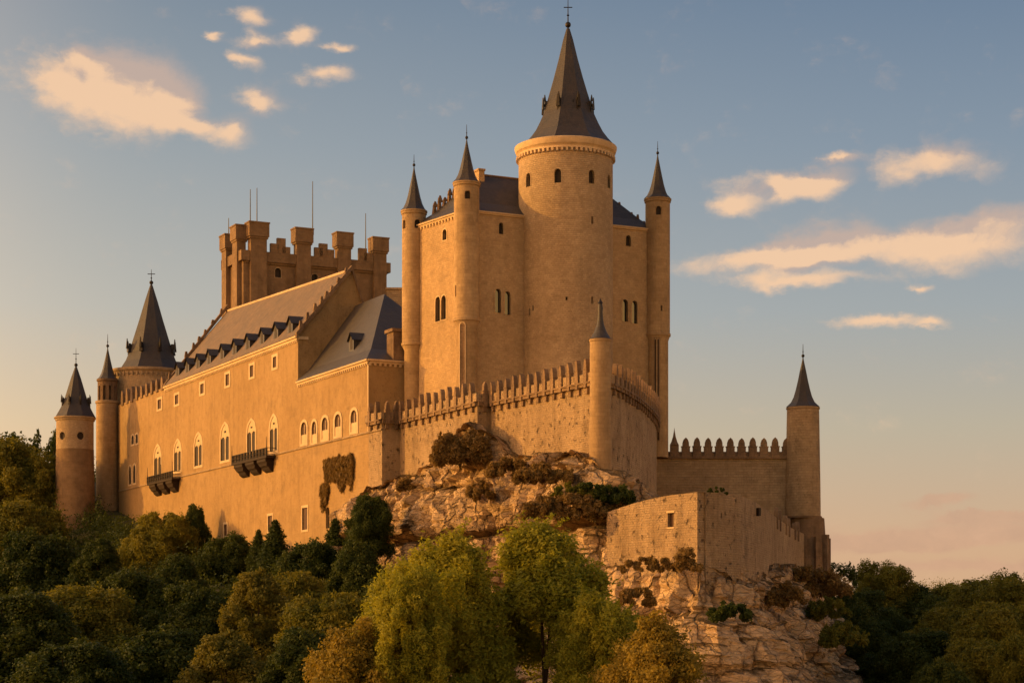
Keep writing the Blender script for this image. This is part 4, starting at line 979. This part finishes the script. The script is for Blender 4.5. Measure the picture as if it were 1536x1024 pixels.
# ------------------------------------------------------------------ foliage
def leaf_mesh(name, cen, rad, n, size, seed, mat, droop=0.0, aspect=1.6, squash=1.0, inner=.35):
    """leaves on the lumpy surfaces and inside of a set of clumps: cen (k,3), rad (k,)"""
    g = np.random.default_rng(seed); cen = np.array(cen, float); rad = np.array(rad, float)
    w = rad**2; w /= w.sum(); idx = g.choice(len(rad), n, p=w)
    d = g.normal(size=(n,3)); d /= np.linalg.norm(d, axis=1)[:,None]
    rr = np.where(g.random(n) < inner, g.random(n)**.6*1.15, .75+.5*g.random(n)**1.5)
    # each clump is lumpy
    ph = g.random((len(rad),3))*6.28
    lump = 1+.22*np.sin(d[:,0]*5+ph[idx,0])*np.sin(d[:,1]*5+ph[idx,1])+.16*np.sin(d[:,2]*7+ph[idx,2])
    p = cen[idx]+d*(rad[idx]*rr*lump)[:,None]*np.array([1,1,squash])
    # twigs: short leafy sprays that stick out of the clumps
    k = max(1, n//900); root = g.integers(0, n, k); tw = np.repeat(np.arange(k), 40)[:n//12]; m_ = len(tw)
    if m_:
        sel = g.integers(0, n, m_); dd = d[root][tw]+g.normal(size=(m_,3))*.12; ln = g.random(m_)[:,None]*rad[idx[root]][tw][:,None]*1.1
        p[sel] = p[root][tw]+dd*ln+g.normal(size=(m_,3))*size*.35
    nrm = d*1.0+g.normal(size=(n,3))*.75; nrm[:,2] += .25; nrm /= np.linalg.norm(nrm, axis=1)[:,None]
    t = np.cross(nrm, g.normal(size=(n,3))); 
    if droop: t = t/np.linalg.norm(t,axis=1)[:,None]+np.array([0,0,-droop])
    t -= nrm*(t*nrm).sum(1)[:,None]; t /= np.linalg.norm(t, axis=1)[:,None]; b = np.cross(nrm, t)
    s = size*(.6+.8*g.random(n)); a = t*(s*aspect/2)[:,None]; c = b*(s/2)[:,None]
    v = np.stack([p-a, p+c*.9+a*.1, p+a, p-c*.9+a*.1], 1).reshape(-1,3)
    me = bpy.data.meshes.new(name); me.vertices.add(4*n); me.vertices.foreach_set('co', v.ravel())
    me.loops.add(4*n); me.loops.foreach_set('vertex_index', np.arange(4*n)); me.polygons.add(n)
    me.polygons.foreach_set('loop_start', np.arange(0,4*n,4)); me.polygons.foreach_set('loop_total', np.full(n,4)); me.update()
    at = me.attributes.new('tint', 'FLOAT', 'FACE'); ct_ = g.random(len(rad)); at.data.foreach_set('value', np.clip(ct_[idx]*.6+g.random(n)*.45, 0, 1))
    me.materials.append(M[mat]); me.validate(); return me
def crown_clumps(seed, H, Wd, shape, k):
    if shape == 'cypress':
        g = random.Random(seed); cen = []; rad = []
        for i in range(k):
            z = .04+.93*i/k; r = Wd*.5*max(.06, min(1, (1-z)**.75*1.5)*min(1, .55+z*2)); cen.append((g.uniform(-.12,.12)*r, g.uniform(-.12,.12)*r, z*H)); rad.append(r*g.uniform(.75,1.02))
        return cen, rad
    g = random.Random(seed); cen = []; rad = []
    for i in range(k):
        for _ in range(40):
            if shape == 'round':
                z = g.uniform(.22,1); prof_ = math.sqrt(max(.02, 1-((z-.55)/.5)**2))
            elif shape == 'tall':
                z = g.uniform(.10,1); prof_ = min(1, (1-z)*2.2+.22)*min(1,.55+z)
            elif shape == 'dome':
                z = g.uniform(.12,1); prof_ = (1-max(0,(z-.45)/.56)**2.2)**.5*min(1,.6+z)
            elif shape == 'fan':
                z = g.uniform(.25,1); prof_ = .55+.45*math.sin(z*3.0)
            else:
                z = g.uniform(.03,1); prof_ = min(1,(1-z)**.6*1.25)*.9+.05
            a = g.uniform(0,6.283); q = math.sqrt(g.uniform(.12,1)); 
            break
        if shape != 'cypress': prof_ *= 1+.42*noise.noise((math.cos(a)*1.7+seed*3.1, math.sin(a)*1.7, z*3.2))
        r = Wd*.5*prof_*q*.86
        cr2 = Wd*(.05+.10*g.random()**1.6)*(.85 if shape == 'dome' else 1)*(1.25-.5*q) if shape != 'cypress' else Wd*g.uniform(.10,.19)*(1-z*.55)
        hh = H*(1+.10*noise.noise((r*math.cos(a)*.35, r*math.sin(a)*.35, seed*1.7))) if shape != 'cypress' else H
        cen.append((r*math.cos(a), r*math.sin(a), z*(hh-cr2*1.6))); rad.append(cr2)
    return cen, rad
def trunk_mesh(seed, H, Wd, cen, shape):
    g = random.Random(seed); mm = MB(); r0 = max(.12, H*(.014 if shape == 'dome' else .022)); pts = [Vector((0,0,-1.5))]; n = 6
    top = H*(.82 if shape != 'round' else .7)
    for i in range(1, n+1): pts.append(Vector((g.uniform(-1,1)*Wd*.035, g.uniform(-1,1)*Wd*.035, top*i/n)))
    for i in range(n): mm.tube(pts[i], pts[i+1], r0*(1-i/n*.85), r0*(1-(i+1)/n*.85), 7)
    for c in cen[:14]:
        c = Vector(c); k = max(1, min(n-1, int(c.z/top*n*.65))); s = pts[k]; md = s.lerp(c,.5)+Vector((0,0,-.04*H*g.random())); r = r0*.38
        mm.tube(s, md, r, r*.7, 5); mm.tube(md, c, r*.7, r*.25, 5)
    return mm
PROTO = {}
def proto(kind, seed, H, Wd, shape, k, nleaf, size, mat, droop=0, aspect=1.6, squash=1.0):
    cen, rad = crown_clumps(seed, H, Wd, shape, k)
    if kind == 'willow2': cen, rad = map(list, zip(*[(c, r) for c, r in zip(cen, rad) if not (c[1] < .8 and abs(c[0]+.9+.04*c[2]) < 1.15+.02*c[2] and c[2] < 15.5)]))
    PROTO[kind] = (leaf_mesh('crown', cen, rad, nleaf, size, seed, mat, droop, aspect, squash), None, H)
    mm = trunk_mesh(seed, H, Wd, cen, shape); o = mm.build('trunk', M['bark']); PROTO[kind] = (PROTO[kind][0], o.data, H); bpy.data.objects.remove(o)
proto('oak', 1, 12, 11, 'round', 150, 110000, .155, 'leaf_olive'); proto('oak2', 2, 12, 10, 'round', 150, 110000, .155, 'leaf_dark')
proto('elm', 3, 14, 9, 'tall', 150, 110000, .15, 'leaf_dark'); proto('ash', 4, 14, 10, 'fan', 140, 100000, .15, 'leaf_olive')
proto('cypress', 5, 10, 2.4, 'cypress', 60, 34000, .11, 'leaf_dark', .8, 2.4)
proto('gold', 6, 11, 8, 'tall', 130, 90000, .135, 'leaf_gold')
proto('yellow', 8, 11, 8, 'tall', 130, 90000, .11, 'leaf_yellow')
proto('open', 7, 12, 9, 'fan', 60, 15000, .22, 'leaf_dark')
proto('willow1', 11, 20, 11, 'dome', 210, 240000, .105, 'leaf_willow', .9, 2.4, 1.6)
proto('willow2', 12, 20, 10.5, 'dome', 200, 240000, .105, 'leaf_willow', .9, 2.4, 1.6)
def tree(kind, u, vtop, Y, H, label, wd=1.0, cat='tree', name='tree', group=None, zb=None, keep_rot=False):
    me, tk, H0 = PROTO[kind]; x = X(u, Y); zt = Z(vtop, Y); zb = zt-H
    o = thing(name, label, cat, (x, Y, zb), group); s = H/H0
    rz = (u*7.31+Y*1.7) % 6.28 if not keep_rot else 0.0
    for nm, d in (('crown', me), ('trunk', tk)):
        c = bpy.data.objects.new(nm, d); COL.objects.link(c); c.parent = o
    o.rotation_euler = (0,0,rz); o.scale = (s*wd, s*wd, s)
    return o
# foreground willows
tree('willow1', 660, 792, 128, 22, 'bushy yellow-green willow in the foreground, left of the tallest willow', 1.05, name='willow_tree')
tree('willow2', 822, 806, 132, 22, 'tallest yellow-green willow in the foreground, its dark trunk showing, under the rock', 1.25, name='willow_tree', keep_rot=True)
tree('willow1', 905, 882, 126, 17, 'smaller green willow with its top under the bastion, right of the tallest willow', 1.0, name='willow_tree')
tree('willow2', 618, 868, 122, 17, 'low spreading willow at the lower left of the bushy foreground one', .95, name='willow_tree')
tree('yellow', 985, 915, 118, 13, 'golden yellow tree at the bottom edge below the bastion', 1.0)
tree('yellow', 535, 925, 122, 13, 'straggly golden brown tree at the bottom edge left of the willows', 1.0)
# slope below the long front
tree('oak', 243, 762, 300, 16, 'sunlit round tree below the left balcony of the long front', .95)
tree('elm', 292, 748, 303, 17, 'narrow dark tree rising right behind the round one below the left balcony', .55)
tree('cypress', 388, 790, 268, 9, 'short pointed cypress left of the taller cypress below the long front', 1.4, name='cypress_tree')
tree('cypress', 413, 774, 258, 12, 'tall dark pointed cypress below the middle of the long front', 1.6, name='cypress_tree')
tree('cypress', 503, 772, 246, 12, 'dark pointed cypress beside the ivy below the row of five windows', 1.5, name='cypress_tree')
tree('oak2', 345, 795, 275, 15, 'dense dark green tree between the shadowed wall base and the short cypress', .95)
tree('oak2', 556, 738, 233, 9, 'dark green bushy tree growing at the corner where wall meets rock', .85)
tree('elm', 535, 800, 226, 16, 'tall dark tree below the bushy tree at the rock corner', .9)
tree('oak2', 468, 806, 236, 15, 'dark rounded tree right of the tallest cypress, against the wall base', .95)
tree('gold', 385, 852, 205, 14, 'golden olive tree in the middle of the wooded slope', 1.05)
tree('oak', 440, 850, 215, 14, 'olive tree right of the golden one on the wooded slope', .95)
tree('elm', 575, 850, 200, 15, 'dark tree at the edge of the bare rock, left of the willows', .75)
tree('oak', 500, 880, 190, 14, 'olive tree above the golden brown tree on the lower slope', 1.0)
tree('oak2', 300, 870, 215, 15, 'dark green tree on the lower slope left of the golden olive tree', 1.1)
tree('elm', 265, 820, 245, 17, 'dark tall tree just below the sunlit round tree', .95)
tree('oak2', 195, 850, 235, 16, 'dark rounded tree below the slim corner turret', 1.15)
tree('oak', 120, 870, 215, 15, 'dim olive tree low on the slope below the leftmost tower', 1.2)
tree('elm', 150, 800, 280, 15, 'dark tree hiding the foot of the slim corner turret', 1.0)
tree('oak2', 60, 790, 290, 20, 'dark broad tree at the left, in front of the leftmost tower foot', 1.1)
tree('oak', 30, 745, 330, 20, 'warm tinted broad tree at the left edge below the silhouetted one', 1.0)
tree('ash', 66, 672, 353, 24, 'olive tree crowding the left side of the leftmost tower', .9)
tree('oak', 2, 650, 355, 24, 'big dark leafy tree cut by the left edge of the picture', 1.0)
tree('open', 6, 640, 385, 24, 'thin dark tree silhouetted on the sky at the left edge', 1.0)
tree('open', 78, 636, 372, 24, 'wispy tree peeping out from behind the leftmost tower', .55)
tree('oak2', 20, 880, 190, 15, 'dark tree in the lower left corner', 1.3)
tree('gold', 335, 945, 165, 12, 'dim golden brown tree near the bottom edge left of centre', 1.2)
tree('oak2', 235, 935, 175, 13, 'deep green tree at the bottom edge below the slope', 1.2)
tree('elm', 455, 930, 160, 13, 'dark tree at the bottom edge left of the golden brown straggly one', 1.1)
tree('oak2', 110, 955, 165, 12, 'almost black tree at the bottom edge near the left corner', 1.3)
# right-hand wood
tree('open', 1262, 838, 270, 11, 'small dark gnarled tree leaning out beside the foot of the right-end tower', .75)
tree('ash', 1326, 836, 330, 17, 'dark airy tree silhouetted on the sky above the right-hand wood', 1.0)
rt_ = [('oak2',1290,880,300,14,'dark tree just right of the rock slope under the gnarled one'),('oak2',1370,872,330,15,'dark rounded tree right of the airy silhouetted one'),
 ('oak',1440,868,330,15,'olive tree on the skyline left of the highest trees of the wood'),('oak',1475,862,262,16,'sunlit olive tree on the skyline of the right-hand wood'),
 ('ash',1530,850,250,18,'sunlit yellow-green tree at the right edge, highest of the wood'),('oak',1500,895,225,14,'bright olive tree at the right edge below the highest one'),
 ('oak',1425,905,245,12,'yellowish tree catching the sun in the middle of the right-hand wood'),('elm',1335,905,270,14,'black-green tree in the hollow left of the yellowish one'),
 ('oak2',1375,940,230,14,'dark spreading tree at the lower middle of the right-hand wood'),('oak2',1300,925,250,12,'dark tree low beside the foot of the rock slope'),
 ('oak',1470,950,210,13,'dim olive tree at the bottom of the right-hand wood'),('ash',1535,945,200,13,'olive tree in the lower right corner'),('oak2',1410,985,195,12,'deep green tree at the bottom edge of the wood'),
 ('elm',1400,885,300,13,'narrow dark tree between the rounded one and the skyline olive tree')]
for k, u, v, Y, H, lb in rt_: tree(k, u, v, Y, H, lb, 1.1 if Y > 200 else .8, group='trees of the wood right of the castle')

# undergrowth that fills the slopes: one mass nobody could count
g = random.Random(9); cen = []; rad = []
while len(cen) < 2600:
    Y = 130+330*g.random()**.8; u = g.uniform(-60,1600); x = X(u, Y); d = hull_dist(x, Y)
    if d < 4.5: continue
    if 560 < u < 1330 and d < 17+6*g.random(): continue
    z = ground(x, Y); r_ = g.uniform(.9,2.6)*(1+.3*(Y > 300)); cen.append((x, Y, z+r_*.5)); rad.append(r_)
ug = bpy.data.objects.new('undergrowth', leaf_mesh('undergrowth', cen, rad, 600000, .24, 77, 'leaf_dark')); COL.objects.link(ug)
ug['kind'] = 'stuff'; ug['label'] = 'dark bushes and undergrowth covering the slopes under the trees'; ug['category'] = 'undergrowth'
# far woods on the horizon
cen = []; rad = []
while len(cen) < 1500:
    Y = g.uniform(380,900); u = g.uniform(-150,1700); x = X(u, Y)
    if hull_dist(x, Y) < 12: continue
    r_ = g.uniform(2.5,5.5); cen.append((x, Y, ground(x, Y)+g.uniform(.2,1.1)*r_)); rad.append(r_)
fw_ = bpy.data.objects.new('distant_wood', leaf_mesh('distant_wood', cen, rad, 450000, .38, 78, 'leaf_olive')); COL.objects.link(fw_)
fw_['kind'] = 'stuff'; fw_['label'] = 'far woods on the low horizon behind the castle'; fw_['category'] = 'wood'

# shrubs, dry grass and ivy on the rock and the walls
def shrub(u, v, Y, w, h, dpt, n, size, mat, label, name='shrub', cat='shrub', seed=0, droop=0, aspect=1.6, hang=False):
    g = random.Random(seed+int(u)); base = P(u, v, Y); cen = []; rad = []
    for i in range(max(14, int(w*h*(13 if hang else 6)))):
        a = g.uniform(-1,1); k = g.random()
        if hang:
            ln = .45+.55*abs(noise.noise((a*2.3,seed*1.7,0)))*2; kk = k*min(1.15,ln); cen.append((a*w/2*(1-.15*kk)+g.uniform(-.2,.2), g.uniform(-.5,.3)*dpt, -kk*h+.5*noise.noise((a*3,7,seed)))); rad.append(g.uniform(.08,.27)*(1.25-.6*k))
        else: cen.append((a*w/2, g.uniform(-.5,.5)*dpt, k*h*math.sqrt(max(.05,1-a*a)))); rad.append(min(w,h)*g.uniform(.10,.22))
    me = leaf_mesh(name, cen, rad, n, size, seed+int(u), mat, droop, aspect)
    o = bpy.data.objects.new(name, me); COL.objects.link(o); o.location = base; tag(o, label, cat); return o
iv = shrub(511, 690, 252.2, 10.5, 4.6, .35, 26000, .11, 'grass_dry', 'brown withered ivy hanging on the wall below the row of five windows', 'ivy', 'ivy', 5, 2.5, 5.0, True)
iv.rotation_euler = (0,0,math.atan2(-.895,.446)); iv.location = Vector(FA.f(FA.su(511), FA.z(511,688), -.25)); iv.scale = (1,1,1)
iv2 = shrub(488, 730, 255, 1.4, 4.5, .4, 4500, .15, 'grass_dry', 'thin trailing tail of dry ivy left of the arched slot window', 'ivy', 'ivy', 6, 2.5, 5.0, True)
iv2.rotation_euler = iv.rotation_euler; iv2.location = Vector(FA.f(FA.su(489), FA.z(489,728), -.2)); iv2.scale = (1.4,1,1)
shrub(694, 690, 222.3, 6.4, 3.2, 2.0, 26000, .15, 'grass_dry', 'big brown tussock of dry grass on the rock shoulder below the stepped parapet', 'dry_grass', 'grass tussock', 1, .5, 2.8)
shrub(628, 735, 236, 5.0, 1.8, 2.0, 12000, .15, 'grass_dry', 'dry grass running down the rock left of the big brown tussock', 'dry_grass', 'grass tussock', 2, .5, 2.8)
shrub(762, 712, 214, 4.4, 1.9, 2.0, 14000, .15, 'grass_dry', 'olive brown tussock in the cleft between the two rock lumps', 'dry_grass', 'grass tussock', 3, .4, 2.6)
shrub(815, 722, 205, 6.2, 1.7, 2.2, 16000, .15, 'grass_dry', 'dry brush along the top of the right rock lump', 'dry_grass', 'grass tussock', 4, .4, 2.6)
shrub(900, 752, 201, 7.0, 1.9, 2.4, 18000, .15, 'leaf_dark', 'dark green scrub at the foot of the slender terrace turret', 'shrub', 'shrub', 5)
shrub(860, 745, 200.5, 4.5, 1.4, 1.6, 9000, .15, 'leaf_olive', 'mixed olive scrub between the dry brush and the dark scrub', 'shrub', 'shrub', 6)
shrub(1075, 741, 191, 2.0, .7, .6, 4500, .10, 'leaf_dark', 'tiny dark bush on top of the bastion wall', 'shrub', 'shrub', 7)
shrub(1093, 928, 181, 3.8, 1.6, 2.2, 12000, .14, 'leaf_dark', 'dark green cushion shaped bush on the rock below the bastion', 'shrub', 'shrub', 8)
shrub(975, 855, 189, 5.5, 1.2, 1.2, 9000, .14, 'grass_dry', 'dry grass at the foot of the sunlit bastion face', 'dry_grass', 'grass tussock', 9, .5, 2.6)
shrub(1215, 890, 236, 9, 3, 5, 18000, .2, 'grass_dry', 'brown bramble bank on the slope below the right-end tower', 'dry_grass', 'bramble', 10)
shrub(1240, 925, 228, 5, 2, 5, 9000, .18, 'leaf_olive', 'olive scrub at the edge of the slope above the bare rock', 'shrub', 'shrub', 11)
shrub(845, 775, 199.6, 8.5, 2.3, 1.6, 26000, .14, 'grass_dry', 'dark brown brush hanging over the front of the right rock lump', 'dry_grass', 'grass tussock', 12, .6, 2.6)
shrub(930, 778, 201.5, 4.0, 1.6, 1.4, 9000, .14, 'grass_dry', 'brown scrub between the dark scrub and the bastion', 'dry_grass', 'grass tussock', 13, .6, 2.6)
shrub(720, 745, 219, 3.0, 1.6, 1.4, 7000, .14, 'grass_dry', 'dry tuft under the big brown tussock', 'dry_grass', 'grass tussock', 14, .6, 2.6)
shrub(1032, 852, 186.6, 2.6, 1.8, .6, 5000, .13, 'grass_dry', 'dry brambles climbing the corner of the bastion', 'dry_grass', 'grass tussock', 15, .6, 2.6)
shrub(1178, 905, 200, 4.0, 2.0, 1.5, 9000, .14, 'grass_dry', 'dry scrub in the hollow under the right end of the bastion', 'dry_grass', 'grass tussock', 17, .5, 2.4)
shrub(1265, 965, 205, 4.5, 2.2, 3, 12000, .15, 'leaf_olive', 'olive brush on the lower edge of the rock slope', 'shrub', 'shrub', 18)
shrub(955, 905, 184, 3.4, 1.5, 1.2, 7000, .14, 'grass_dry', 'brown tuft on the rock between the willows and the bastion corner', 'dry_grass', 'grass tussock', 20, .5, 2.4)
print('objects', len(bpy.data.objects))
